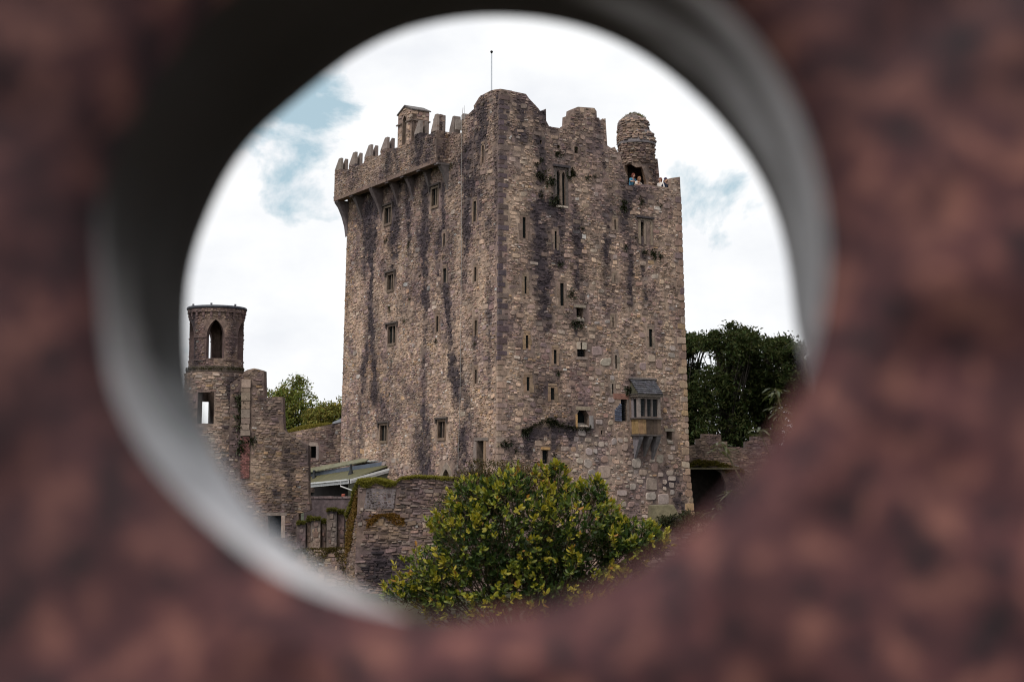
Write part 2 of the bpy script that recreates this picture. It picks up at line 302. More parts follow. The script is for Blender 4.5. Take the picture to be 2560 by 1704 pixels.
# ------------------------------------------------------------------ materials (colour, grain, fine relief only)
def attr_mat(name, rough=0.9, grain=(3.0, 0.45), fine=(28.0, 0.35), bump=0.25, bump_scale=30.0, lichen=0.0, spec=0.3, metal=0.0, lich_scale=2.2):
    m = bpy.data.materials.new(name)
    m.use_nodes = True
    t = m.node_tree
    b = t.nodes['Principled BSDF']
    b.inputs['Roughness'].default_value = rough
    b.inputs['Specular IOR Level'].default_value = spec
    b.inputs['Metallic'].default_value = metal
    a = N(t, 'ShaderNodeAttribute', attribute_name='Col')
    c = N(t, 'ShaderNodeTexCoord')
    col = a.outputs['Color']
    for sc, am in (grain, fine):
        if am:
            n = N(t, 'ShaderNodeTexNoise', i_Scale=sc, i_Detail=5.0, i_Roughness=0.6)
            t.links.new(c.outputs['Object'], n.inputs['Vector'])
            r = ramp(t, [(0.3, (1 - am,) * 3), (0.7, (1 + am * .8,) * 3)])
            t.links.new(n.outputs['Fac'], r.inputs['Fac'])
            col = mix(t, col, r.outputs['Color'], 1.0, 'MULTIPLY')
    if lichen:
        n = N(t, 'ShaderNodeTexNoise', i_Scale=lich_scale, i_Detail=6.0, i_Roughness=0.75)
        t.links.new(c.outputs['Object'], n.inputs['Vector'])
        r = ramp(t, [(0.66, (0, 0, 0)), (0.71, (1, 1, 1))])
        t.links.new(n.outputs['Fac'], r.inputs['Fac'])
        col = mix(t, col, (0.42, 0.41, 0.38), math_n(t, 'MULTIPLY', r.outputs['Color'], lichen))
    t.links.new(col, b.inputs['Base Color'])
    if bump:
        n = N(t, 'ShaderNodeTexNoise', i_Scale=bump_scale, i_Detail=4.0, i_Roughness=0.65)
        t.links.new(c.outputs['Object'], n.inputs['Vector'])
        bp = N(t, 'ShaderNodeBump', i_Strength=bump, i_Distance=0.03)
        t.links.new(n.outputs['Fac'], bp.inputs['Height'])
        t.links.new(bp.outputs[0], b.inputs['Normal'])
    return m


def leaf_mat(name, rough=0.5, trans=0.3, spec=0.35):
    m = bpy.data.materials.new(name)
    m.use_nodes = True
    t = m.node_tree
    b = t.nodes['Principled BSDF']
    b.inputs['Roughness'].default_value = rough
    b.inputs['Specular IOR Level'].default_value = spec
    a = N(t, 'ShaderNodeAttribute', attribute_name='Col')
    t.links.new(a.outputs['Color'], b.inputs['Base Color'])
    tr = N(t, 'ShaderNodeBsdfTranslucent')
    t.links.new(mix(t, a.outputs['Color'], (1.25, 1.25, 0.8), 1.0, 'MULTIPLY'), tr.inputs['Color'])
    ms = N(t, 'ShaderNodeMixShader', n_0=trans)
    t.links.new(b.outputs[0], ms.inputs[1])
    t.links.new(tr.outputs[0], ms.inputs[2])
    t.links.new(ms.outputs[0], t.nodes['Material Output'].inputs['Surface'])
    return m


M_WALL = attr_mat('rubble_stone', lichen=0.5)
M_DRESS = attr_mat('dressed_stone', grain=(4.0, .3), fine=(22., .25), lichen=0.25)
M_RED = attr_mat('red_rubble', grain=(3.5, .4), lichen=0.2)
M_DARK = attr_mat('dark_interior', rough=0.8, grain=(2., .2), fine=(9., 0), bump=0, spec=0.1)
M_SLATE = attr_mat('slate', rough=0.55, grain=(6., .35), fine=(30., .3), bump=.2, lichen=.5, lich_scale=5.)
M_PAINT = attr_mat('weathered_paint', rough=0.5, grain=(4., .12), fine=(30., .12), bump=.05)
M_LEAD = attr_mat('lead_sheet', rough=0.45, grain=(3., .25), fine=(15., .2), bump=.1, spec=.5)
M_METAL = attr_mat('galvanised_metal', rough=0.4, grain=(3., .1), fine=(20., .1), bump=0, metal=.6)
M_CLOTH = attr_mat('cloth_and_skin', rough=0.85, grain=(6., .1), fine=(20., .1), bump=0)
M_LEAF = leaf_mat('broad_leaf')
M_NEEDLE = leaf_mat('tree_foliage', rough=0.7, trans=.25, spec=.12)
M_MOSS = leaf_mat('moss', rough=0.9, trans=.25, spec=.1)
M_BARK = attr_mat('bark', grain=(4., .4), fine=(25., .3))


# ------------------------------------------------------------------ mesh building
class MB:
    def __init__(s):
        s.v, s.f, s.c = [], [], []

    def add(s, vs, fs, col):
        k = len(s.v)
        s.v += [tuple(p) for p in vs]
        s.f += [tuple(i + k for i in f) for f in fs]
        if isinstance(col, list):
            s.c += col
        else:
            s.c += [col] * len(vs)

    def box(s, mp, u0, u1, z0, z1, n0, n1, col):
        s.add([mp(u, z, n) for n in (n0, n1) for u, z in ((u0, z0), (u1, z0), (u1, z1), (u0, z1))],
              [(0, 3, 2, 1), (4, 5, 6, 7), (0, 1, 5, 4), (1, 2, 6, 5), (2, 3, 7, 6), (3, 0, 4, 7)], col)

    def prism(s, mp, poly, n0, n1, col):
        k = len(poly)
        s.add([mp(u, z, n0) for u, z in poly] + [mp(u, z, n1) for u, z in poly],
              [tuple(range(k - 1, -1, -1)), tuple(range(k, 2 * k))] + [(i, (i + 1) % k, k + (i + 1) % k, k + i) for i in range(k)], col)

    def tube(s, pts, rad, col, k=8, caps=True):
        rings = []
        for i, p in enumerate(pts):
            p = Vector(p)
            d = (Vector(pts[min(i + 1, len(pts) - 1)]) - Vector(pts[max(i - 1, 0)])).normalized()
            a = d.orthogonal().normalized()
            b = d.cross(a)
            r = rad[i] if isinstance(rad, (list, tuple)) else rad
            rings.append([p + a * r * math.cos(2 * math.pi * j / k) + b * r * math.sin(2 * math.pi * j / k) for j in range(k)])
        vs = [q for r in rings for q in r]
        fs = [(i * k + j, i * k + (j + 1) % k, (i + 1) * k + (j + 1) % k, (i + 1) * k + j) for i in range(len(pts) - 1) for j in range(k)]
        if caps:
            fs += [tuple(range(k - 1, -1, -1)), tuple(range((len(pts) - 1) * k, len(pts) * k))]
        s.add(vs, fs, col)

    def lathe(s, c, prof, col, k=32, closed=True):
        n = len(prof)
        vs = [Vector((c[0] + r * math.sin(2 * math.pi * j / k), c[1] - r * math.cos(2 * math.pi * j / k), z)) for r, z in prof for j in range(k)]
        fs = [(i * k + j, i * k + (j + 1) % k, (i + 1) * k + (j + 1) % k, (i + 1) * k + j) for i in range(n - 1) for j in range(k)]
        if closed:
            fs += [tuple(range(k - 1, -1, -1)), tuple(range((n - 1) * k, n * k))]
        s.add(vs, fs, col)

    def mesh(s, name, mat, smooth=False):
        me = bpy.data.meshes.new(name)
        me.from_pydata(s.v, [], s.f)
        a = me.attributes.new('Col', 'FLOAT_COLOR', 'POINT')
        arr = np.ones((len(s.v), 4), np.float32)
        arr[:, :3] = np.array([c[:3] for c in s.c], np.float32).reshape(-1, 3)
        a.data.foreach_set('color', arr.ravel())
        me.materials.append(mat)
        if smooth:
            me.polygons.foreach_set('use_smooth', [True] * len(me.polygons))
        me.update()
        return me

    def build(s, name, mat, parent=None, smooth=False):
        return link(name, s.mesh(name, mat, smooth), parent)


def link(name, data, parent=None, loc=None):
    o = bpy.data.objects.new(name, data)
    COL.objects.link(o)
    if parent is not None:
        o.parent = parent
        if parent.parent is None:
            o.matrix_parent_inverse = Matrix.Translation(-parent.location)
    if loc is not None:
        o.location = loc
    return o


def tag(o, label, cat, group=None, kind=None):
    if label:
        o['label'] = label
    if cat:
        o['category'] = cat
    if group:
        o['group'] = group
    if kind:
        o['kind'] = kind
    return o


def thing(name, loc, label, cat, group=None):
    o = link(name, None, None, loc)
    return tag(o, label, cat, group)


def plane_map(O, U, Nn, batter=0.0, zref=3.0):
    O, U, Nn = Vector(O), Vector(U), Vector(Nn)

    def f(u, z, n=0.0):
        return Vector((O.x, O.y, 0)) + U * u + UP * z + Nn * (n - batter * (z - zref))
    return f


def cyl_map(c, r):
    def f(s, z, n=0.0):
        a = s / r
        return Vector((c[0] + (r + n) * math.sin(a), c[1] - (r + n) * math.cos(a), z))
    return f


def front_map(y):
    """plane facing the camera at distance y; u is world x"""
    return plane_map((0, y, 0), (1, 0, 0), (0, -1, 0))


def inside(p, poly):
    x, y = p
    r = False
    j = len(poly) - 1
    for i in range(len(poly)):
        xi, yi = poly[i]
        xj, yj = poly[j]
        if (yi > y) != (yj > y) and x < (xj - xi) * (y - yi) / (yj - yi) + xi:
            r = not r
        j = i
    return r


def rect(b):
    return [(b[0], b[2]), (b[1], b[2]), (b[1], b[3]), (b[0], b[3])]


def arch(u0, u1, z0, zs, zt, k=5):
    """pointed arch: sides to zs, apex zt, struck from the two springing points"""
    w = u1 - u0
    pts = [(u0, z0), (u1, z0)]
    for i in range(k + 1):
        t = math.pi / 3 * i / k
        pts.append((u0 + w * math.cos(t), zs + (zt - zs) * math.sin(t) / .866))
    for i in range(k - 1, -1, -1):
        t = math.pi / 3 * i / k
        pts.append((u1 - w * math.cos(t), zs + (zt - zs) * math.sin(t) / .866))
    return pts


def mixc(a, b, f):
    f = max(0.0, min(1.0, f))
    return tuple(x + (y - x) * f for x, y in zip(a, b))


def jit(c, r, am=.18):
    k = 1 + r.uniform(-am, am)
    return (c[0] * k * (1 + r.uniform(-.05, .05)), c[1] * k, c[2] * k * (1 + r.uniform(-.05, .05)))


def slab(mp, outline, holes, thick, colf, name, mat, parent, grid=.4, skip=None, back=True, reveal=None):
    """a thick wall with real openings"""
    us = [p[0] for p in outline]
    zs = [p[1] for p in outline]
    pts, edges = [], []

    def loop(poly):
        # subdivide long edges so that curved maps and colours follow
        out = []
        for i, p in enumerate(poly):
            q = poly[(i + 1) % len(poly)]
            n = max(1, int(math.hypot(q[0] - p[0], q[1] - p[1]) / grid))
            for k in range(n):
                out.append((p[0] + (q[0] - p[0]) * k / n, p[1] + (q[1] - p[1]) * k / n))
        b = len(pts)
        pts.extend(out)
        edges.extend((b + i, b + (i + 1) % len(out)) for i in range(len(out)))
        return out
    lo = loop(outline)
    lh = [loop(h) for h in holes]
    u = min(us) + grid * .5
    r = random.Random(3)
    while u < max(us):
        z = min(zs) + grid * .5
        while z < max(zs):
            p = (u + r.uniform(-.1, .1) * grid, z + r.uniform(-.1, .1) * grid)
            if inside(p, outline) and not any(inside(p, h) for h in holes):
                pts.append(p)
            z += grid
        u += grid
    ov, oe, of, *_ = geometry.delaunay_2d_cdt([Vector(p) for p in pts], edges, [], 0, 1e-5)
    tri = []
    for f in of:
        c = [sum(ov[i][k] for i in f) / 3 for k in (0, 1)]
        if inside(c, outline) and not any(inside(c, h) for h in holes):
            a, b_, d = (ov[i] for i in f)
            if (b_[0] - a[0]) * (d[1] - a[1]) - (b_[1] - a[1]) * (d[0] - a[0]) < 0:
                f = f[::-1]
            tri.append(tuple(f))
    m = MB()
    cols = [colf(p[0], p[1]) for p in ov]
    m.add([mp(p[0], p[1], 0) for p in ov], tri, cols)
    if back:
        m.add([mp(p[0], p[1], -thick) for p in ov], [t[::-1] for t in tri], cols)
    for li, lp in enumerate([lo] + lh):
        k = len(lp)
        for i in range(k):
            p, q = lp[i], lp[(i + 1) % k]
            if skip and li == 0 and skip(p, q):
                continue
            c = colf(*p) if li == 0 or reveal is None else reveal
            m.add([mp(p[0], p[1], 0), mp(q[0], q[1], 0), mp(q[0], q[1], -thick), mp(p[0], p[1], -thick)], [(0, 1, 2, 3)], c)
    return m.build(name, mat, parent)


def stone_geo(mp, u0, u1, z0, z1, proud, r, rough=.12, rnd_=.3):
    """one rubble stone: an irregular lump standing proud of the mortar"""
    w, h = u1 - u0, z1 - z0
    e = min(w, h) * rnd_
    base = [(u0, z0 + e * r.uniform(.0, .9)), (u0 + e * r.uniform(.1, 1.2), z0), (u1 - e * r.uniform(.1, 1.2), z0), (u1, z0 + e * r.uniform(0, .9)),
            (u1, z1 - e * r.uniform(0, .9)), (u1 - e * r.uniform(.1, 1.2), z1), (u0 + e * r.uniform(.1, 1.2), z1), (u0, z1 - e * r.uniform(0, .9))]
    cu, cz = (u0 + u1) / 2, (z0 + z1) / 2
    sl = r.gauss(0, .07)
    base = [(u, z + (u - cu) * sl) for u, z in base]
    k = 1 - min(.3, .03 / max(.05, min(w, h)) + rough * .5)
    tu, tz = r.uniform(-.012, .012), r.uniform(-.015, .02)
    vs = [mp(u, z, -.03) for u, z in base]
    for u, z in base:
        du, dz = (u - cu) * k, (z - cz) * k
        vs.append(mp(cu + du, cz + dz, proud + tu * du / w * 2 + tz * dz / h * 2 + r.uniform(-.006, .006)))
    fs = [tuple(range(8, 16))] + [(i, (i + 1) % 8, 8 + (i + 1) % 8, 8 + i) for i in range(8)]
    return vs, fs


def masonry(mp, outline, holes, colf, parent, mat=None, hm=(.10, .2), wm=(.16, .42), proud=(.015, .05), blocked=(), nbig=0, seed=1, warp=.10, gap=.011, clip=.04, stone_name='stone'):
    """random rubble: every stone is geometry; the largest nbig are objects of their own, the rest one joined part"""
    mat = mat or M_WALL
    r = random.Random(seed)
    us = [p[0] for p in outline]
    zs = [p[1] for p in outline]
    hb = [(min(p[0] for p in h), max(p[0] for p in h), min(p[1] for p in h), max(p[1] for p in h), h) for h in holes]
    items = []
    z = min(zs)
    row = 0
    off = r.uniform(0, 50)
    while z < max(zs):
        h = r.uniform(*hm)
        u = min(us) - r.uniform(0, wm[1])
        while u < max(us):
            w = r.uniform(*wm) * (.8 + .5 * r.random())
            hh = h * r.uniform(.72, 1.3)
            cu = u + w / 2
            wz = warp * noise.noise((cu * .45 + off, z * .3, 3.1)) + .9 * h * noise.noise((cu * 1.3, z * .9 + off, 9.)) + r.uniform(-.22, .22) * h
            a, b, c, d = u + gap, u + w - gap, z + gap * .8 + wz, z + hh - gap * .8 + wz
            if w > .3 and hh > .16 and r.random() < .25:        # split a tall stone in two thin ones
                mids = [(a, b, c, (c + d) / 2 - gap * .5), (a, b, (c + d) / 2 + gap * .5, d)]
            else:
                mids = [(a, b, c, d)]
            for q in mids:
                m_ = ((q[0] + q[1]) / 2, (q[2] + q[3]) / 2)
                if not inside(m_, outline):
                    continue
                ok = all(inside(p, outline) for p in ((q[0] + clip, q[2] + clip), (q[1] - clip, q[2] + clip), (q[1] - clip, q[3] - clip), (q[0] + clip, q[3] - clip)))
                if not ok:
                    continue
                if any(q[1] > x0 - .01 and q[0] < x1 + .01 and q[3] > y0 - .01 and q[2] < y1 + .01 for x0, x1, y0, y1, *_ in list(hb) + list(blocked)):
                    continue
                items.append(q)
            u += w
        z += h
        row += 1
    items.sort(key=lambda q: -(q[1] - q[0]) * (q[3] - q[2]))
    m = MB()
    for i, q in enumerate(items):
        vs, fs = stone_geo(mp, *q, r.uniform(*proud), r)
        c = colf((q[0] + q[1]) / 2, (q[2] + q[3]) / 2, r)
        if i < nbig:
            b = MB()
            b.add(vs, fs, c)
            b.build(stone_name, mat, parent)
        else:
            m.add(vs, fs, c)
    if m.v:
        o = m.build('rubble_masonry', mat, parent)
        o['kind'] = 'stuff'
    return items


TAN, BROWN, PURP, PALE, DARK, OCHRE, RED, GREY = (.47, .335, .245), (.315, .212, .16), (.235, .158, .175), (.52, .435, .36), (.115, .080, .098), (.47, .285, .13), (.30, .168, .145), (.345, .30, .285)
STAIN, GREEN = (.036, .028, .037), (.035, .04, .015)


def pick(r, w):
    t = r.random() * sum(w)
    for c, x in zip((TAN, BROWN, PURP, PALE, DARK, OCHRE, RED, GREY), w):
        t -= x
        if t <= 0:
            return c
    return TAN


def seg_d(u, z, s):
    ax, az, bx, bz = s[:4]
    dx, dz = bx - ax, bz - az
    t = max(0, min(1, ((u - ax) * dx + (z - az) * dz) / (dx * dx + dz * dz + 1e-9)))
    return math.hypot(u - ax - dx * t, (z - az - dz * t) * .6), t


def wall_colour(stains, tints, seed=0, topz=22., base_w=(6.5, 4.5, 2.8, 1.6, 1.1, .06, 1.4, .9), blotch=.68, sooty=1.0, tone=1.0):
    W = dict(t=(8, 3, 1.5, 2.4, .3, .8, .6, 1), o=(4, 2, .5, 1, .1, 2.6, .6, .2), r=(1.6, 2.5, 3, 1.2, .5, .3, 5, 1), g=(2, 1.5, 2, 3.5, .3, .5, 1.8, 5))

    def f(u, z, r=None):
        w = list(base_w)
        for tu, tz, ru, rz, k in tints:
            d = ((u - tu) / ru) ** 2 + ((z - tz) / rz) ** 2
            if d < 2.2:
                g = max(0, 1 - d / 2.2) * 1.6
                w = [a * (1 - min(.9, g)) + b * min(1.2, g) for a, b in zip(w, W[k])]
        if r is None:
            tot = sum(w)
            c = [sum(x * q[i] for x, q in zip(w, (TAN, BROWN, PURP, PALE, DARK, OCHRE, RED, GREY))) / tot * .64 for i in range(3)]
        else:
            c = jit(mixc(pick(r, w), (.36, .255, .205), .38), r, .17)
            if r.random() < .011:
                c = (.56, .54, .52)
        n = noise.noise((u * .42 + seed, z * .2, 1.7)) + .8 * noise.noise((u * 1.1 + seed, z * .55, 4.2)) + .7 * noise.noise((u * 3.1, z * 2.0 + seed, 2.2))
        t_ = noise.noise((u * .75 + 9, z * .5 + seed, 6.1)) + .6 * noise.noise((u * 1.9, z * 1.3 + seed, 8.4))
        c = mixc(c, (.25, .168, .178), min(.5, t_ * .75)) if t_ > 0 else mixc(c, (.52, .375, .285), min(.42, -t_ * .6))
        s = max(0, n * blotch)
        if n < 0:
            c = mixc(c, (.54, .40, .30), min(.4, -n * .42))
        if z > topz - 8:
            s += min(.42, (z - topz + 8) * .06) * sooty * (.7 + .6 * noise.noise((u * .9, z * .9, seed)))
        for st in stains:
            d, t = seg_d(u, z, st)
            wv = st[4] * (.72 + .7 * noise.noise((u * 2.3, z * .9, 7.7 + seed))) * (1 - .35 * t)
            if d < wv * 1.3:
                s += .88 * st[5] * max(0, min(1, (wv * 1.3 - d) / (wv * .8))) * (.95 + 1.1 * noise.noise((u * 4.5, z * 2.6, 3.3)))
        c = mixc(c, STAIN, min(.93, s))
        if tone != 1.0:
            c = tuple(x * tone for x in c)
        return c
    return f
# ------------------------------------------------------------------ ground and terrain
def ground_z(x, y):
    def s(a, b, t):
        t = max(0, min(1, (t - a) / (b - a)))
        return t * t * (3 - 2 * t)
    z = 1.4 - 1.9 * s(3, 24, y) - 2.2 * s(26, 62, y)
    right = s(-1, 7, x + (y - 70) * .05)
    plateau = s(74.5, 79, y)
    z += plateau * (right * 3.2 + (1 - right) * .2)
    z += 2.0 * s(78, 90, y) * (1 - right) + .6 * s(90, 130, y)
    return z + .12 * noise.noise((x * .3, y * .3, 0))


gm = MB()
gx = [-3000, -1200, -500, -200, -100, -60] + [i * 2.0 for i in range(-20, 21)] + [60, 100, 200, 500, 1200, 3000]
gy = [-3000, -1000, -300, -80, -30, -10] + [i * 2.0 for i in range(-2, 66)] + [150, 200, 300, 600, 1500, 4000]
gv = [(x, y, ground_z(x, y)) for y in gy for x in gx]
nx = len(gx)
gm.add(gv, [(j * nx + i, j * nx + i + 1, (j + 1) * nx + i + 1, (j + 1) * nx + i) for j in range(len(gy) - 1) for i in range(nx - 1)],
       [jit((.032, .036, .016), rnd, .3) for _ in gv])
M_GROUND = attr_mat('turf', grain=(.8, .5), fine=(14., .5), bump=.6, bump_scale=9.)
g = gm.build('ground', M_GROUND, smooth=True)
tag(g, 'rough grassy ground sloping from the viewer down to the castle', None, kind='structure')

# ------------------------------------------------------------------ the keep
AZ = math.radians(32.4)
dL = Vector((-math.sin(AZ), math.cos(AZ), 0))      # along the left face, away from the near corner
dR = Vector((math.cos(AZ), math.sin(AZ), 0))       # along the right face
nL, nR = -dR, -dL
BAT = 0.02
C0 = Vector((-0.806, 80.0, 0))
mL = plane_map(C0, dL, nL, BAT)
mR = plane_map(C0, dR, nR, BAT)
mR0 = plane_map(C0, dR, nR)
keep = thing('stone_keep', (-.8, 80, 1.2), 'tall square medieval keep of weathered brown rubble stone with battlements, seen corner on', 'castle keep')

Lcorner = lambda z: BAT * (z - 3)
L_holes, R_holes = [], []
colL = wall_colour(D['L_stain'], D['L_tint'], 3.0, tone=1.14)
colR = wall_colour(D['R_stain'], D['R_tint'], 11.0, topz=24.5, tone=1.16)

# openings
for b in D['L_slit'] + D['R_open']['slit']:
    g_ = (b[1] - b[0]) * .14
    b[0] -= g_
    b[1] += g_
for b in D['L_win'] + D['L_slit']:
    L_holes.append(rect(b))
ld = D['L_door']
L_holes.append([(ld[0], ld[2] - .6), (ld[1], ld[2] - .6), (ld[1] - .05, ld[3]), (ld[0] + .02, ld[3])])
L_holes.append(arch(5.25, 6.25, 1.9, 2.75, 3.55))
RO = D['R_open']
R_slits = [list(b) for b in RO['slit']]
arched = (8, 15)
for i, b in enumerate(R_slits):
    if i == 16:
        continue
    R_holes.append(arch(b[0], b[1], b[2] - (1.2 if i == 15 else 0), b[3] - .12, b[3] + .06) if i in arched else rect(b))
key = RO['sq'][0]
ks = R_slits[16]
R_holes.append([(key[0], key[2]), (key[1], key[2]), (key[1], key[3]), (ks[1], key[3]), (ks[1], ks[3]), (ks[0], ks[3]), (ks[0], key[3]), (key[0], key[3])])
sq = RO['sq'][1]
R_holes.append(rect(sq))
for b in RO['sq'][2:]:
    R_holes.append(rect([b[0], b[1], b[2], b[3]]))
ch = RO['chute']
R_holes.append(rect(ch[0]))
c1 = ch[1]
R_holes.append([(c1[0], c1[2]), (c1[1], c1[2]), (c1[1], c1[3] - .28), (c1[1] - .22, c1[3]), (c1[0] + .15, c1[3]), (c1[0], c1[3] - .2)])
R_holes.append(rect(ch[2]))
R_holes.append(rect(RO['door'][0]))
lan = RO['lancet'][0]
lm = (lan[0] + lan[1]) / 2
R_holes.append(arch(lan[0] - .02, lm - .07, lan[2], lan[3] - .35, lan[3] - .05))
R_holes.append(arch(lm + .07, lan[1] + .02, lan[2] - .05, lan[3] - .4, lan[3] - .1))
w5 = RO['win5'][0]
R_holes.append(rect(w5))

L_out = [(Lcorner(0), 0), (20.38, 0), (20.38, 22.3), (6.35, 22.3)] + [(6.35, 24.0)] + [p for p in D['L_top'][2:]] + [(Lcorner(25.4), 25.44)]
R_out = [(Lcorner(25.4), 25.44)] + D['R_top'] + [(13.68, 20.4), (13.8, 8.0), (13.81, 3.75), (14.06, 1.5), (14.15, 0.0), (Lcorner(0), 0)]
R_out = R_out[::-1]
at_corner = lambda p, q: abs(p[0] - Lcorner(p[1])) < .02 and abs(q[0] - Lcorner(q[1])) < .02
REV = (.17, .125, .1)
slab(mL, L_out, L_holes, .8, colL, 'wall', M_WALL, keep, .45, at_corner, reveal=REV)
slab(mR, R_out, R_holes, .8, colR, 'wall', M_WALL, keep, .45, at_corner, reveal=REV)
# the two far walls and the roof walk close the keep
bw = MB()
mB1 = plane_map(C0 + dL * 20.38, dR, dL)
mB2 = plane_map(C0 + dR * 13.7, dL, dR)
bw.box(mB1, .9, 13.3, 0, 21.6, -1.2, -.3, (.17, .13, .1))
bw.box(mB2, .9, 19.0, 0, 20.6, -1.2, -.3, (.17, .13, .1))
bw.build('rear_wall', M_WALL, keep)
rf = MB()
rf.add([mR0(1.2, 20.0, -.9), mR0(13.2, 20.0, -.9), mR0(13.2, 20.0, -19.5), mR0(1.2, 20.0, -19.5)], [(0, 1, 2, 3)], (.12, .11, .1))
rf.build('roof_walk', M_DRESS, keep)

# dressed corner stones: every one its own part
Lblk, Rblk = [], []
z = 1.2
k = 0
rq = random.Random(5)
while z < 25.0:
    h = rq.uniform(.24, .38)
    a, b = (.2, .22) if k % 2 else (.13, .52)
    a *= rq.uniform(.85, 1.1)
    b *= rq.uniform(.75, 1.25)
    e = BAT * (z + h / 2 - 3)
    pr = .035 + rq.uniform(0, .02)
    low = z < 9.5
    cl = jit(mixc(pick(rq, (4, 3, 2, 1, .3, .8, .5, .5) if low else (.4, 2.5, 4, .3, 2.6, 0, .8, .5)), (.33, .23, .18) if low else (.12, .088, .092), .65), rq, .15)
    cl = mixc(cl, STAIN, .0 if low else .35)
    m = MB()
    cor = C0 + (dL + dR) * (BAT * (z - 3)) * 1.0
    # L-shaped block wrapping the corner
    def P(al, ar, zz, n):
        # point al along the left face or ar along the right face
        e_ = BAT * (zz - 3)
        if ar is None:
            return mL(e_ + al, zz, n)
        return mR(e_ + ar, zz, n)
    z0, z1 = z + .012, z + h - .012
    corner0 = C0 + dL * 0 + UP * 0
    def CP(zz, n):
        e_ = BAT * (zz - 3)
        return Vector((C0.x, C0.y, 0)) + (dL + dR) * e_ + UP * zz + (nL + nR) * n
    bl = .015
    vs = [P(a, None, z0 + bl, pr * .5), CP(z0 + bl, pr), P(0, b, z0 + bl, pr * .5), P(a, None, z1 - bl, pr * .5), CP(z1 - bl, pr), P(0, b, z1 - bl, pr * .5),
          P(a, None, z0, -.05), P(0, b, z0, -.05), P(a, None, z1, -.05), P(0, b, z1, -.05)]
    fs = [(0, 1, 4, 3)[::-1], (1, 2, 5, 4)[::-1], (3, 4, 5, 9, 8)[::-1], (0, 1, 2, 7, 6), (0, 3, 8, 6), (2, 7, 9, 5)]
    m.add(vs, fs, cl)
    m.build('corner_stone', M_DRESS, keep)
    Lblk.append((0, e + a + .01, z, z + h))
    Rblk.append((0, e + b + .01, z, z + h))
    z += h
    k += 1
# right-hand edge stones
z = .6
k = 0
while z < 20.2:
    h = rq.uniform(.34, .5)
    uu = np.interp(z + h / 2, [0, 1.5, 3.75, 8, 20.4], [14.15, 14.06, 13.81, 13.8, 13.68])
    b = (.6 if k % 2 else .32) * rq.uniform(.8, 1.15)
    cl = jit(mixc(pick(rq, (4, 2, 1, 2, .1, 2, .8, .6)), (.36, .25, .18), .6) if z < 12.5 else mixc(pick(rq, (3, 4, 2.5, .5, .5, .1, 1, .6)), (.2, .14, .12), .4), rq, .15)
    m = MB()
    vs, fs = stone_geo(mR, uu - b, uu + .02, z + .012, z + h - .012, .045, rq, .04)
    m.add(vs, fs, cl)
    m.build('edge_stone', M_DRESS, keep)
    Rblk.append((uu - b, uu + 1, z, z + h))
    z += h
    k += 1

# large pale stones low on the right face
big = MB()
rb = random.Random(21)
nbigs = 0
tries = 0
while nbigs < 95 and tries < 1200:
    tries += 1
    u = rb.uniform(5.6, 12.6)
    zc = rb.uniform(1.4, 6.4) if rb.random() < .8 else rb.uniform(6.4, 12.4)
    if zc > 6.4:
        u = rb.uniform(6.9, 12.8)
    w = rb.uniform(.2, .62) if rb.random() < .75 else rb.uniform(.55, .9)
    h = w * rb.uniform(.45, 1.15)
    h = min(h, .75)
    q = (u - w / 2, u + w / 2, zc - h / 2, zc + h / 2)
    if any(q[1] > b[0] and q[0] < b[1] and q[3] > b[2] and q[2] < b[3] for b in Rblk):
        continue
    hb = [(min(p[0] for p in hh), max(p[0] for p in hh), min(p[1] for p in hh), max(p[1] for p in hh)) for hh in R_holes]
    if any(q[1] > b[0] - .1 and q[0] < b[1] + .1 and q[3] > b[2] - .1 and q[2] < b[3] + .1 for b in hb):
        continue
    if 9.2 < u < 11.5 and 4.2 < zc < 9.2:
        continue
    m = MB()
    vs, fs = stone_geo(mR, *q, .05, rb, .1, .42)
    m.add(vs, fs, jit(mixc(pick(rb, (2, .5, .8, 3, 0, .3, 1.5, 3)), (.38, .30, .26), .55), rb, .12))
    m.build('stone', M_DRESS, keep)
    Rblk.append((q[0] - .02, q[1] + .02, q[2] - .02, q[3] + .02))
    nbigs += 1

# ------------------------------------------------------------------ dressed surrounds, windows, hood moulds
DRS = (.27, .2, .14)
SOOT = (.06, .05, .055)


def shade_sheet(mp, b, parent, depth=.45, col=(.010, .012, .012), name='shade_sheet'):  # near-black sheet close behind an opening, standing for its unlit depth
    m = MB()
    m.add([mp(b[0] - .08, b[2] - .08, -depth), mp(b[1] + .08, b[2] - .08, -depth), mp(b[1] + .08, b[3] + .08, -depth), mp(b[0] - .08, b[3] + .08, -depth)], [(0, 1, 2, 3)], col)
    return m.build(name, M_DARK, parent)


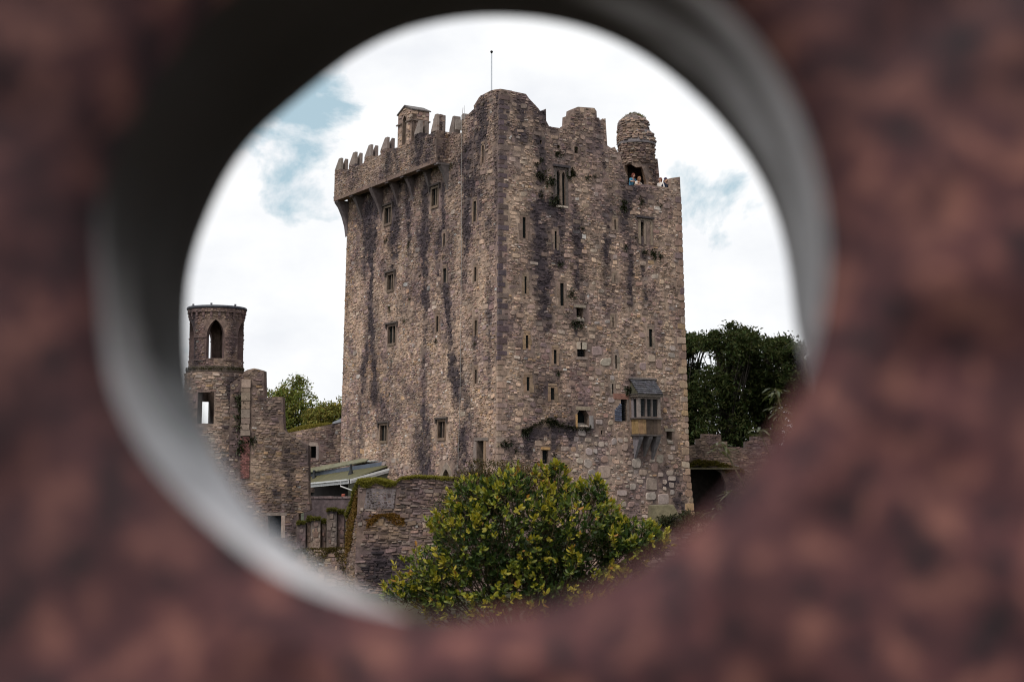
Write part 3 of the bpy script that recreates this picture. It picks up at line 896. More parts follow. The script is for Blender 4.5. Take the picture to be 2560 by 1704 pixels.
def two_light_window(mp, b, blk, hood=True):
    u0, u1, z0, z1 = b
    c = jit((.19, .135, .1), rnd, .12)
    m = MB()
    m.box(mp, u0 - .12, u0, z0 - .14, z1 + .13, -.3, .03, c)
    m.box(mp, u1, u1 + .1, z0 - .14, z1 + .13, -.3, .03, jit(c, rnd))
    m.box(mp, u0, u1, z1, z1 + .13, -.3, .027, jit(c, rnd))
    m.box(mp, u0 - .02, u1 + .02, z0 - .16, z0 - .002, -.3, .06, jit(c, rnd))
    w = m.build('window', M_DRESS, keep)
    m = MB()
    um = (u0 + u1) / 2
    m.box(mp, um - .05, um + .05, z0, z1, -.14, -.05, jit(mixc(c, (.1, .08, .07), .5), rnd))
    m.build('mullion', M_DRESS, w)
    shade_sheet(mp, b, w, .15)
    if hood:
        m = MB()
        hc = (.085, .068, .062)
        m.box(mp, u0 - .32, u1 + .3, z1 + .16, z1 + .27, .0, .13, hc)
        m.box(mp, u0 - .32, u0 - .22, z1 - .12, z1 + .159, .0, .11, hc)
        m.box(mp, u1 + .2, u1 + .3, z1 - .1, z1 + .159, .0, .11, hc)
        m.build('hood_mould', M_DRESS, w)
    blk.append((u0 - .34, u1 + .32, z0 - .18, z1 + .29))


for i, b in enumerate(D['L_win']):
    two_light_window(mL, b, Lblk)


def slit(mp, b, blk, col, wide=.16, name='arrow_slit', deep=.07):
    """narrow opening with upright dressed stones on both sides"""
    u0, u1, z0, z1 = b
    m = MB()
    zz = z0 - .1
    while zz < z1 + .02:
        h = min(rnd.uniform(.25, .5), z1 + .12 - zz)
        if h < .08:
            break
        for s_, (p, q) in enumerate(((u0 - wide * rnd.uniform(.7, 1.5), u0), (u1, u1 + wide * rnd.uniform(.7, 1.5)))):
            m.box(mp, p, q, zz + .006, zz + h - .006, -.2, .018 + .006 * s_, jit(mixc(col, (.25, .175, .135), .65), rnd, .15))
        zz += h
    m.box(mp, u0 - wide * .8, u1 + wide * .8, z1 + .125, z1 + .25, -.2, .03, jit(mixc(col, (.25, .175, .135), .65), rnd))
    m.box(mp, u0, u1, z1 + .002, z1 + .12, -.2, .02, jit(mixc(col, (.25, .175, .135), .65), rnd))
    o = m.build(name, M_DRESS, keep)
    shade_sheet(mp, b, o, deep, name='dark_inside')
    blk.append((u0 - wide * 1.3, u1 + wide * 1.3, z0 - .1, z1 + .28))


for i, b in enumerate(D['L_slit']):
    slit(mL, b, Lblk, (.2, .14, .1) if i > 1 else (.15, .115, .1), .13)
OCHRE_ = (.33, .21, .12)
SC = {0: SOOT, 1: (.12, .1, .09), 2: (.24, .19, .14), 3: (.25, .18, .12), 4: (.2, .15, .13), 5: OCHRE, 6: (.3, .2, .12), 7: OCHRE_, 8: OCHRE_, 9: (.3, .25, .2), 10: (.33, .3, .27), 11: (.34, .3, .26), 12: (.3, .25, .21), 13: (.28, .22, .18), 14: (.2, .15, .12), 15: (.33, .22, .13)}
for i, b in enumerate(R_slits):
    if i == 16:
        continue
    if i in arched:
        b = [b[0], b[1], b[2] - (1.2 if i == 15 else 0), b[3]]
    slit(mR, b, Rblk, SC.get(i, DRS), .2 if i in (0, 7, 8) else .15)
# keyhole loop with a barred square foot
m = MB()
m.box(mR, key[0] - .1, key[1] + .1, key[2] - .16, key[2] - .002, -.2, .05, (.3, .23, .2))
kh = m.build('keyhole_loop', M_DRESS, keep)
for a_, b_ in ((key[0] - .05, ks[0]), (ks[1], key[1] + .05)):
    m = MB()
    m.box(mR, a_, b_, key[3] + .003, ks[3] + .03, -.2, .04, jit(PALE, rnd))
    m.build('dressed_stone', M_DRESS, kh)
shade_sheet(mR, [key[0], key[1], key[2], ks[3]], kh, .22, name='dark_inside')
m = MB()
for t in (.2, .4, .6, .8):
    uu = key[0] + (key[1] - key[0]) * t
    m.box(mR, uu - .012, uu + .012, key[2], key[3], -.2, -.17, (.03, .03, .035))
for t in (.33, .66):
    zz = key[2] + (key[3] - key[2]) * t
    m.box(mR, key[0], key[1], zz - .012, zz + .012, -.165, -.14, (.03, .03, .035))
m.build('iron_grille', M_METAL, kh)
Rblk.append((key[0] - .12, key[1] + .12, key[2] - .18, ks[3] + .05))
# square opening low on the wall
m = MB()
m.box(mR, sq[0] - .1, sq[1] + .1, sq[3] + .003, sq[3] + .16, -.2, .05, OCHRE)
o = m.build('square_opening', M_DRESS, keep)
shade_sheet(mR, sq, o, .2, name='dark_inside')
Rblk.append((sq[0] - .12, sq[1] + .12, sq[2], sq[3] + .18))
# chutes: a dark square with a sloping stone spout
for i, b in enumerate((ch[0], c1, ch[2])):
    u0, u1, z0, z1 = b
    m = MB()
    sp = .12 if i != 1 else .0
    zb = z0 + (z1 - z0) * (.42 if i != 1 else .3)
    prof = [mR(u0 + .003, z0 + .004, sp), mR(u1 - .003, z0 + .004, sp), mR(u1 - .003, zb, -.6), mR(u0 + .003, zb, -.6)]
    low = [mR(u0 + .003, z0 - .14, sp - .02), mR(u1 - .003, z0 - .14, sp - .02), mR(u1 - .003, z0 - .14, -.6), mR(u0 + .003, z0 - .14, -.6)]
    m.add(prof + low, [(0, 1, 2, 3), (4, 5, 1, 0), (4, 7, 6, 5), (5, 6, 2, 1), (4, 0, 3, 7), (7, 3, 2, 6)], (.32, .27, .23))
    if i != 1:
        m.box(mR, u0 - .16, u1 + .16, z1 + .003, z1 + .17, -.2, .05, (.3, .25, .2))
    else:
        m.box(mR, u0 - .12, u0 - .004, z0 - .1, z1 - .25, -.2, .03, OCHRE)
        m.box(mR, u0 - .1, u1 + .1, z1 + .004, z1 + .22, -.2, .03, (.3, .24, .18))
        m.box(mR, u1 + .004, u1 + .3, z0 - .1, z1 - .3, -.2, .035, (.27, .24, .23))
    o = m.build('chute_opening', M_DRESS, keep)
    shade_sheet(mR, b, o, .5, name='dark_inside')
    Rblk.append((u0 - .18, u1 + .32, z0 - .15, z1 + .24))
# doorway opening to the oriel, with a slatted panel beside it
db = RO['door'][0]
lb = RO['louvre'][0]
m = MB()
m.box(mR, lb[0] - .06, db[1] + .12, db[3] + .004, db[3] + .34, -.2, .03, (.26, .13, .1))
m.box(mR, db[1] + .004, db[1] + .16, db[2], db[3], -.3, .02, (.2, .16, .14))
o = m.build('doorway', M_DRESS, keep)
shade_sheet(mR, db, o, .3, name='dark_inside')
m = MB()
for t in range(1, 4):
    uu = db[0] + (db[1] - db[0]) * t / 4
    m.box(mR, uu - .01, uu + .01, db[2], db[3], -.12, -.1, (.03, .03, .035))
for t in range(1, 8):
    zz = db[2] + (db[3] - db[2]) * t / 8
    m.box(mR, db[0], db[1], zz - .01, zz + .01, -.098, -.08, (.03, .03, .035))
m.build('iron_grille', M_METAL, o)
n = 9
for t in range(n):
    m = MB()
    zz = lb[2] + (lb[3] - lb[2]) * t / n
    hh = (lb[3] - lb[2]) / n
    u00 = lb[0] + (.0 if t < 6 else .12 * (t - 5))
    u11 = db[0] - .005 + (.0 if t > 2 else .0)
    m.add([mR(u00, zz + .01, .09), mR(u11, zz + .01, .09), mR(u11, zz + hh, .03), mR(u00, zz + hh, .03), mR(u00, zz + .01, -.02), mR(u11, zz + .01, -.02), mR(u11, zz + hh, -.02), mR(u00, zz + hh, -.02)],
          [(0, 1, 2, 3), (0, 4, 5, 1), (1, 5, 6, 2), (0, 3, 7, 4), (3, 2, 6, 7)], jit((.09, .10, .14), rnd))
    m.build('slat', M_SLATE, o)
Rblk.append((lb[0] - .05, db[1] + .18, db[2] - .05, db[3] + .36))
# tall twin lancet window with square hood
u0, u1, z0, z1 = lan
m = MB()
fc = (.13, .105, .095)
m.box(mR, u0 - .2, u0 - .022, z0 - .05, z1 + .05, -.3, .03, fc)
m.box(mR, u1 + .022, u1 + .2, z0 - .05, z1 + .05, -.3, .03, jit(fc, rnd))
m.box(mR, u0 - .02, u1 + .02, z1 - .0, z1 + .12, -.3, .033, jit(fc, rnd))
m.box(mR, u0 - .1, u1 + .15, z0 - .16, z0 - .052, -.3, .08, PALE)
lw = m.build('lancet_window', M_DRESS, keep)
m = MB()
m.box(mR, lm - .068, lm + .068, z0 - .05, z1 - .05, -.12, .02, (.19, .14, .11))
m.build('mullion', M_DRESS, lw)
m = MB()
m.box(mR, u0 - .3, u1 + .32, z1 + .13, z1 + .27, .0, .16, SOOT)
m.box(mR, u1 + .2, u1 + .32, z1 - .35, z1 + .128, .0, .14, fc)
m.build('hood_mould', M_DRESS, lw)
shade_sheet(mR, [u0, u1, z0, z1 - .2], lw, .13)
Rblk.append((u0 - .32, u1 + .34, z0 - .18, z1 + .29))
# half blocked two-light window near the right edge
b = w5
m = MB()
m.box(mR, b[0] - .18, b[0], b[2] - .5, b[3] + .1, -.2, .04, (.26, .2, .15))
m.box(mR, b[1], b[1] + .14, b[2] - .5, b[3] + .1, -.2, .05, (.25, .19, .15))
m.box(mR, b[1] + .145, b[1] + .5, b[2] - .5, b[3] + .1, -.2, -.02, (.21, .155, .12))
m.box(mR, b[1] + .505, b[1] + .65, b[2] - .5, b[3] + .1, -.2, .045, (.26, .2, .15))
m.box(mR, b[0], b[1], b[2] - .5, b[2] - .003, -.2, -.03, (.2, .14, .1))
m.box(mR, b[0] - .1, b[1] + .6, b[3] + .103, b[3] + .22, -.2, .04, (.24, .19, .15))
o = m.build('window', M_DRESS, keep)
m = MB()
m.box(mR, b[0] - .35, b[1] + .75, b[3] + .24, b[3] + .36, 0, .15, SOOT)
m.build('hood_mould', M_DRESS, o)
shade_sheet(mR, b, o, .15)
Rblk.append((b[0] - .2, b[1] + .67, b[2] - .5, b[3] + .37))
# doorway on the left face and small pointed arch
m = MB()
m.box(mL, ld[0] - .22, ld[0], ld[2] - .6, ld[3] + .02, -.4, .03, (.27, .18, .12))
m.box(mL, ld[1], ld[1] + .3, ld[2] - .6, ld[3] - .02, -.4, .04, (.24, .19, .17))
m.box(mL, ld[0] - .5, ld[1] + .2, ld[3] + .024, ld[3] + .2, -.3, .05, (.2, .16, .14))
o = m.build('doorway', M_DRESS, keep)
shade_sheet(mL, [ld[0], ld[1], ld[2] - .6, ld[3]], o, .6, name='dark_inside')
Lblk.append((ld[0] - .52, ld[1] + .32, ld[2] - .6, ld[3] + .22))
m = MB()
ao, ai = arch(4.98, 6.52, 1.9, 2.75, 3.95, 6), arch(5.25, 6.25, 1.9, 2.75, 3.55, 6)
for i in range(1, len(ao) - 1):
    p, q, r_, s_ = ao[i], ao[i + 1], ai[i + 1], ai[i]
    e = .06
    cc = jit((.28, .22, .18), rnd)
    m.add([mL(*p, e), mL(*q, e), mL(*r_, e), mL(*s_, e), mL(*p, -.02), mL(*q, -.02), mL(*r_, -.3), mL(*s_, -.3)], [(0, 1, 2, 3), (0, 4, 5, 1), (2, 6, 7, 3), (1, 5, 6, 2), (0, 3, 7, 4)], cc)
o = m.build('arched_doorway', M_DRESS, keep)
shade_sheet(mL, [5.2, 6.3, 1.8, 3.5], o, .5, name='dark_inside')
Lblk.append((4.95, 6.55, 1.8, 3.97))

# ------------------------------------------------------------------ oriel bay on the right face
ou0, ou1, oz0, ozs, ozt, pj = 9.45, 11.17, 5.6, 6.52, 7.82, .7
sand = (.26, .19, .135)
m = MB()
m.box(mR, ou0 + .02, ou1 - .02, oz0, ozs, 0, pj - .03, sand)
ori = m.build('oriel_bay', M_DRESS, keep)
for t in range(6):                      # upright facing stones of the bay's apron
    a = ou0 + .03 + (ou1 - ou0 - .06) * t / 6
    m = MB()
    m.box(mR, a + .006, a + (ou1 - ou0 - .06) / 6 - .006, oz0 + .03, ozs - .02, pj - .03, pj, jit((.25, .155, .085) if t < 2 else (.115, .08, .062), rnd, .35))
    m.build('facing_stone', M_DRESS, ori)
m = MB()
for t in range(2):
    m.box(mR, ou0, ou0 + .02, oz0 + .03, ozs - .02, .02 + t * .34, .34 + t * .33, jit((.36, .23, .11), rnd))
m.build('facing_stone', M_DRESS, ori)
m = MB()
for z_, d_ in ((oz0 - .09, .07), (ozs + .002, .09)):
    m.box(mR, ou0 - d_, ou1 + d_, z_, z_ + .09, 0.0, pj + d_, (.11, .09, .085))
m.build('moulded_ledge', M_DRESS, ori)
m = MB()
post = (.25, .205, .185)
zb, zt = ozs + .095, ozt - .1
m.box(mR, ou0 + .02, ou0 + .2, zb, zt, pj - .2, pj - .02, (.3, .25, .23))
m.box(mR, ou1 - .2, ou1 - .02, zb, zt, pj - .2, pj - .02, post)
m.box(mR, ou0 + .02, ou0 + .16, zb, zt, 0, .2, (.22, .19, .2))
for t in (1, 2):
    a = ou0 + .2 + (ou1 - ou0 - .4) * t / 3
    m.box(mR, a - .05, a + .05, zb, zt, pj - .18, pj - .03, jit((.17, .14, .13), rnd))
m.box(mR, ou0 + .02, ou1 - .02, zt + .002, ozt + .02, 0, pj - .02, post)
m.box(mR, ou1 - .1, ou1 - .02, zb, zt, 0, pj - .202, post)
m.box(mR, ou0 + .022, ou1 - .022, ozs + .092, zb + .06, pj - .2, pj - .04, (.16, .12, .1))
m.build('window_frame', M_DRESS, ori)
for t in range(3):
    a = ou0 + .2 + (ou1 - ou0 - .4) * t / 3
    b_ = ou0 + .2 + (ou1 - ou0 - .4) * (t + 1) / 3
    m = MB()
    m.add([mR(a, zb, pj - .15), mR(b_, zb, pj - .15), mR(b_, zt, pj - .15), mR(a, zt, pj - .15)], [(0, 1, 2, 3)], (.012, .014, .016))
    for q in range(1, 6):
        zz = zb + (zt - zb) * q / 6
        m.box(mR, a, b_, zz - .006, zz + .006, pj - .149, pj - .135, (.06, .065, .07))
    for q in (1, 2):
        uu = a + (b_ - a) * q / 3
        m.box(mR, uu - .006, uu + .006, zb, zt, pj - .148, pj - .133, (.06, .065, .07))
    m.build('leaded_pane', M_PAINT, ori)
m = MB()
m.add([mR(ou0 + .08, zb, .2), mR(ou0 + .08, zb, pj - .2), mR(ou0 + .08, zt, pj - .2), mR(ou0 + .08, zt, .2)], [(0, 1, 2, 3)], (.012, .014, .016))
m.build('leaded_pane', M_PAINT, ori)
m = MB()                                 # cornice under the slates
m.box(mR, ou0 - .1, ou1 + .1, ozt + .022, ozt + .15, 0, pj + .1, (.2, .165, .14))
m.box(mR, ou0 - .15, ou1 + .15, ozt + .152, ozt + .2, 0, pj + .15, (.09, .08, .075))
m.build('cornice', M_DRESS, ori)
rz0, rz1 = ozt + .2, 8.93
m = MB()                                 # roof body
m.add([mR(ou0 - .05, rz0, 0), mR(ou1 + .05, rz0, 0), mR(ou1 + .05, rz0, pj + .08), mR(ou0 - .05, rz0, pj + .08), mR(ou0 + .02, rz1, 0), mR(ou1 + .02, rz1, 0)],
      [(0, 3, 2, 1), (3, 2, 5, 4), (0, 4, 3), (1, 2, 5), (0, 1, 5, 4)], (.09, .085, .06))
rfb = m.build('slate_roof', M_SLATE, ori)
nr, nc = 7, 9
for i in range(nr):
    m = MB()
    for j in range(nc + 1):
        f0, f1 = i / nr, min(1, (i + 1.25) / nr)
        a = ou0 - .08 + (ou1 - ou0 + .16) * (j - .5 * (i % 2)) / nc
        b_ = a + (ou1 - ou0 + .16) / nc - .012
        a, b_ = max(a, ou0 - .08), min(b_, ou1 + .08)
        if b_ - a < .03:
            continue
        def RP(u, f, e):
            return mR(u, rz0 + (rz1 - rz0) * f + e, (pj + .13) * (1 - f) + e)
        e = rnd.uniform(.018, .03)
        m.add([RP(a, f0, e + .012), RP(b_, f0, e + .012), RP(b_, f1, .006), RP(a, f1, .006), RP(a, f0, .004), RP(b_, f0, .004)], [(0, 1, 2, 3), (4, 5, 1, 0), (0, 3, 4), (1, 5, 2)], jit((.075, .073, .085), rnd, .3))
    m.build('slate_course', M_SLATE, ori)
m = MB()
m.box(mR, ou0 - .12, ou1 + .2, rz1 + .0, rz1 + .1, -.02, .12, (.2, .17, .16))
m.box(mR, ou0 - .14, ou1 + .2, rz1 - .07, rz1 - .002, -.02, .08, (.04, .035, .035))
m.build('roof_flashing', M_LEAD, ori)
for t, ln in ((.02, 1.35), (.44, 1.2), (.80, 1.45)):
    a = ou0 + .02 + (ou1 - ou0 - .04) * t
    w = .3
    m = MB()
    zt_ = oz0 - .095
    m.add([mR(a, zt_, 0), mR(a + w, zt_, 0), mR(a + w, zt_, pj), mR(a, zt_, pj), mR(a + w * .3, zt_ - ln, 0.02), mR(a + w * .75, zt_ - ln, 0.02), mR(a, zt_ - .14, pj - .02), mR(a + w, zt_ - .14, pj - .02)],
          [(0, 1, 2, 3), (3, 2, 7, 6), (6, 7, 5, 4), (0, 3, 6, 4), (1, 5, 7, 2)], jit((.21, .18, .19), rnd, .1))
    m.build('corbel', M_DRESS, ori)
Rblk.append((ou0 - .12, ou1 + .12, oz0 - .1, rz1 + .1))

# scattered larger blocks break up the small rubble
def scatter(mp, outline, holes, blk, colf, n, seed):
    r = random.Random(seed)
    hb = [(min(p[0] for p in hh), max(p[0] for p in hh), min(p[1] for p in hh), max(p[1] for p in hh)) for hh in holes]
    us, zs = [p[0] for p in outline], [p[1] for p in outline]
    m = MB()
    for _ in range(n * 6):
        u, z = r.uniform(min(us), max(us)), r.uniform(min(zs), max(zs))
        w, h = r.uniform(.26, .6), r.uniform(.17, .32)
        q = (u - w / 2, u + w / 2, z - h / 2, z + h / 2)
        if not all(inside(p, outline) for p in ((q[0] - .05, q[2]), (q[1] + .05, q[2]), (q[1] + .05, q[3]), (q[0] - .05, q[3]))):
            continue
        if any(q[1] > b[0] - .02 and q[0] < b[1] + .02 and q[3] > b[2] - .02 and q[2] < b[3] + .02 for b in hb + blk):
            continue
        vs, fs = stone_geo(mp, *q, r.uniform(.01, .06), r, .1, .4)
        m.add(vs, fs, colf(u, z, r))
        blk.append((q[0] + .015, q[1] - .015, q[2] + .015, q[3] - .015))
        n -= 1
        if n == 0:
            break
    o = m.build('larger_rubble', M_WALL, keep)
    o['kind'] = 'stuff'


scatter(mL, L_out, L_holes, Lblk, colL, 420, 301)
scatter(mR, R_out, R_holes, Rblk, colR, 380, 302)
# ------------------------------------------------------------------ rubble of the two faces
masonry(mL, L_out, L_holes, colL, keep, warp=.3, hm=(.085, .185), wm=(.11, .31), blocked=Lblk, nbig=80, seed=11, proud=(.012, .06))
masonry(mR, R_out, R_holes, colR, keep, warp=.25, hm=(.075, .165), wm=(.11, .36), blocked=Rblk, nbig=90, seed=12, proud=(.012, .055))

# ------------------------------------------------------------------ machicolated parapet of the left face
PZ = 22.1
OFF = .9
mP = lambda u, z, n=0.0: mL(u, z, OFF + n)
colP = wall_colour([], [(14, 23, 6, 1.2, 't')], 5.0, topz=26)
mer = D['mer']
P_out = [(6.33, PZ), (20.72, PZ + .05)]
for i, (far, near, top) in enumerate(mer):
    gl = 23.95 if i < 3 else 24.05
    P_out += [(far[0], gl if i else 24.2), (far[0], far[1]), (near[0], near[1]), (near[0], gl)]
# the bellcote stands on the parapet between the fourth and fifth merlon
slab(mP, P_out, [], .5, colP, 'parapet_wall', M_WALL, keep, .4, reveal=REV)
masonry(mP, P_out, [], colP, keep, hm=(.09, .17), wm=(.14, .36), nbig=14, seed=13, clip=.03)
retm = plane_map(C0 + dL * 6.33 + nL * OFF, dR, nR, 0)
ret_f = lambda u, z, n=0.0: mL(6.33 - n, z, OFF - u)
slab(ret_f, [(0.002, PZ - .05), (.9, PZ - .05), (.9, 24.1), (.62, 24.1), (.62, 25.1), (.25, 25.15), (0.002, 24.9)], [], .45, wall_colour([(.45, 25.2, .45, 22.0, .6, .6)], [], 9., topz=30), 'parapet_wall', M_WALL, keep, .3)
masonry(ret_f, [(0, PZ), (.9, PZ), (.9, 24.05), (.6, 24.1), (.6, 25.1), (.25, 25.15), (0, 24.9)], [], wall_colour([(.45, 25.2, .45, 22.0, .6, .6)], [], 9., topz=30), keep, hm=(.1, .18), wm=(.12, .3), seed=15, warp=.03)
for i, (far, near, top) in enumerate(mer):
    wd = far[0] - near[0]
    zt = top[1]
    for s_, (n0, n1) in enumerate(((-.17, .0), (-.55, -.36))):
        m = MB()
        cc = jit((.25, .205, .18) if s_ == 0 else (.2, .16, .145), rnd, .12)
        zb = near[1]
        lo_, hi_ = (far[0], near[0])
        m.prism(mP, [(lo_, zb + .003), (hi_, zb + .003), (hi_, zt - (.04 if s_ else 0)), (hi_ + wd * (.36 if s_ == 0 else .1), zt), (lo_ - .04, zb + .1)], n0 + .004, n1 - .004 if s_ else n1 + .012, cc)
        m.build('merlon', M_DRESS, keep)
# merlon stubs on the flush stretch beside the corner
for a, b, zb, zt in ((6.3, 5.75, 23.95, 25.0), (5.62, 5.5, 24.1, 24.75), (4.86, 4.6, 24.55, 24.9)):
    m = MB()
    m.prism(mL, [(a, zb), (b, zb), (b, zt), (b + (a - b) * .35, zt), (a, zb + .3)], -.45, .02, jit((.24, .2, .18), rnd))
    m.build('merlon', M_DRESS, keep)
m = MB()
m.box(mL, 6.4, 20.6, 22.75, 22.85, -1.5, OFF - .45, (.12, .1, .09))
m.build('wall_walk', M_DRESS, keep)
# brackets carrying the parapet
tips = [None] + D['corb_tip']
for i, (cu, cz) in enumerate(D['corb']):
    tz = 19.9 if i == 0 else max(19.95, tips[min(i, len(tips) - 1)][1])
    hw = .2
    prof = [(0, tz, .08), (.12, tz + .5, .1), (.38, tz + 1.15, .14), (.66, tz + 1.65, hw), (.88, PZ - .12, hw + .02), (.88, PZ - .002, hw + .03)]
    if i == 0:
        cu = 20.42
        prof = [(0, tz - .25, .2), (.12, tz + .5, .22), (.34, tz + 1.15, .22), (.62, tz + 1.75, .24), (.88, PZ - .12, .25), (.88, PZ - .002, .25)]
    m = MB()
    cc = jit((.15, .12, .12), rnd, .15)
    vs = []
    for n_, z_, w_ in prof:
        vs += [mL(cu - w_, z_, n_), mL(cu + w_, z_, n_)]
    for n_, z_, w_ in prof:
        vs += [mL(cu - w_, z_, -.05), mL(cu + w_, z_, -.05)]
    k2 = len(prof) * 2
    fs = [(2 * j, 2 * j + 2, 2 * j + 3, 2 * j + 1) for j in range(len(prof) - 1)]
    fs += [(2 * j, k2 + 2 * j, k2 + 2 * j + 2, 2 * j + 2) for j in range(len(prof) - 1)]
    fs += [(2 * j + 1, 2 * j + 3, k2 + 2 * j + 3, k2 + 2 * j + 1) for j in range(len(prof) - 1)]
    fs += [(k2 - 2, 2 * k2 - 2, 2 * k2 - 1, k2 - 1)]
    m.add(vs, fs, cc)
    m.build('corbel', M_DRESS, keep)
# edge course of dressed slabs along the bottom of the parapet, and the spout at its far end
cs = sorted(c[0] for c in D['corb'])
cs = [6.34] + cs[1:] + [20.7]
for a, b in zip(cs[:-1], cs[1:]):
    n = max(1, int((b - a) / .8))
    for j in range(n):
        m = MB()
        p, q = a + (b - a) * j / n, a + (b - a) * (j + 1) / n
        m.box(mP, p + .008, q - .008, PZ - .02, PZ + .22, -.5, .035, jit((.2, .135, .11), rnd, .15))
        m.build('lintel_stone', M_DRESS, keep)
m = MB()
m.box(mP, 20.75, 21.15, PZ + .28, PZ + .4, -.4, -.15, (.05, .06, .055))
m.box(mP, 20.73, 20.8, PZ - .12, PZ + .28, -.5, -.1, (.05, .055, .06))
m.build('water_spout', M_LEAD, keep)

# bellcote
bl, br = 11.43, 9.57
zb_ = 23.9
colB = wall_colour([], [], 21., topz=40)
fO = [(br, zb_), (bl, zb_), (bl, 26.15), ((bl + br) / 2, 26.55), (br, 26.15)]
hs = arch(10.33, 10.8, 23.95, 25.6, 25.95)
slab(mP, fO, [hs], .35, colB, 'bellcote_wall', M_WALL, keep, .3, reveal=REV)
masonry(mP, fO, [hs], colB, keep, hm=(.14, .26), wm=(.2, .5), seed=31, warp=.04)
sideB = lambda u, z, n=0.0: mL(br - n, z, OFF - u)
sO = [(0.003, zb_), (1.25, zb_), (1.25, 26.15), (0.003, 26.15)]
slab(sideB, sO, [], .35, colB, 'bellcote_wall', M_WALL, keep, .3)
masonry(sideB, sO, [], colB, keep, hm=(.16, .3), wm=(.25, .55), seed=32, warp=.04)
m = MB()
m.box(mP, br + .36, bl, zb_, 26.1, -1.25, -.95, BROWN)
m.box(mP, bl - .3, bl, zb_, 26.1, -.94, -.36, BROWN)
m.build('bellcote_wall', M_WALL, keep)
m = MB()
mid = (bl + br) / 2
m.prism(mP, [(br - .08, 26.1), (br - .08, 26.17), (mid, 26.62), (bl + .1, 26.19), (bl + .1, 26.12), (mid, 26.52)], .06, -1.34, (.085, .07, .066))
m.build('bellcote_roof', M_SLATE, keep)
for mp__, a_, b_ in ((mP, 10.85, bl + .1), (mP, br - .1, 10.28), (sideB, .1, 1.3)):
    m = MB()
    m.box(mp__, a_, b_, 25.42, 25.5, .0, .1, (.15, .115, .1))
    m.build('string_course', M_DRESS, keep)

# ------------------------------------------------------------------ round stair turret behind the right parapet
cx_, cy_ = D['cap']['c']
colC = wall_colour([(.4, 24, .4, 22, .5, .5), (1.2, 25, 1.1, 22, .4, .5)], [], 41., topz=40, tone=.74, base_w=(3, 4, 4, 2, 2, .2, 1, 2))
R1, R2 = 1.12, .97
m1 = cyl_map((cx_, cy_), R1)
o1 = [(-math.pi * R1 + .01, 19.9), (math.pi * R1 - .01, 19.9), (math.pi * R1 - .01, 23.95), (-math.pi * R1 + .01, 23.95)]
door = [(-.95, 20.1), (.62, 20.1), (.52, 21.4), (.36, 21.9), (.22, 22.3), (-.15, 22.26), (-.55, 22.52), (-.95, 22.45)]
slab(m1, o1, [door], .28, colC, 'turret_wall', M_WALL, keep, .25, reveal=(.2, .13, .09))
masonry(m1, o1, [door], colC, keep, hm=(.1, .18), wm=(.16, .4), seed=41, proud=(.015, .11), warp=.05, clip=.01)
m2 = cyl_map((cx_ - .2, cy_), R2)
o2 = [(-math.pi * R2 + .01, 23.9), (math.pi * R2 - .01, 23.9), (math.pi * R2 - .01, 25.15), (-math.pi * R2 + .01, 25.15)]
slab(m2, o2, [], .3, colC, 'turret_wall', M_WALL, keep, .25)
masonry(m2, o2, [], colC, keep, hm=(.1, .2), wm=(.16, .42), seed=42, proud=(.015, .11), warp=.05, clip=.01)
m = MB()
m.lathe((cx_, cy_), [(R1 - .05, 23.82), (R1 + .1, 23.86), (R1 + .1, 23.95), (R2 - .02, 24.75), (R2 - .3, 24.75)], (.15, .13, .135), 24, closed=False)
m.build('turret_skirt', M_SLATE, keep)
skm = lambda s, z, n=0.0: cyl_map((cx_, cy_), R1 + .1 - .22 * max(0, z - 23.95))(s, z, n)
masonry(skm, [(-3.6, 23.98), (3.6, 23.98), (3.6, 24.72), (-3.6, 24.72)], [], colC, keep, hm=(.12, .2), wm=(.2, .5), seed=44, proud=(.015, .11), warp=.02, clip=.0)
m = MB()
prof = [(R2 - .0, 25.1), (R2 * .97, 25.3), (R2 * .82, 25.55), (R2 * .5, 25.8), (.05, 25.95)]
m.lathe((cx_ - .2, cy_), prof, (.14, .11, .1), 24, closed=False)
m.v = [(p[0] + .10 * noise.noise(Vector(p) * 2.3), p[1], p[2] + .12 * noise.noise(Vector(p) * 2.9 + Vector((5, 0, 0)))) for p in m.v]
m.build('turret_dome', M_WALL, keep)
dmm = lambda s, z, n=0.0: cyl_map((cx_ - .2, cy_), max(.1, np.interp(z, [25.1, 25.3, 25.55, 25.8, 25.95], [R2, R2 * .97, R2 * .82, R2 * .5, .05])))(s / 1.2, z, n)
masonry(dmm, [(-2.4, 25.12), (2.4, 25.12), (2.4, 25.62), (-2.4, 25.62)], [], colC, keep, hm=(.1, .18), wm=(.2, .4), seed=45, proud=(.015, .11), warp=.02, clip=0)
m = MB()
m.lathe((cx_, cy_), [(0.02, 22.72), (R1 - .29, 22.72)], (.05, .045, .03), 20, closed=False)
m.build('turret_vault', M_WALL, keep)
# broken wall stub rising to the right of the turret
mS = plane_map((0, cy_ - .2, 0), (1, 0, 0), (0, -1, 0))
so = [(cx_ + .75, 20.0), (cx_ + 1.42, 20.0), (cx_ + 1.4, 21.9), (cx_ + 1.34, 22.6), (cx_ + 1.3, 23.0), (cx_ + 1.12, 23.02), (cx_ + .75, 22.9)]
slab(mS, so, [], .8, colC, 'turret_wall', M_WALL, keep, .3)
masonry(mS, so, [], colC, keep, hm=(.1, .18), wm=(.14, .3), seed=46, proud=(.015, .11), warp=.03)
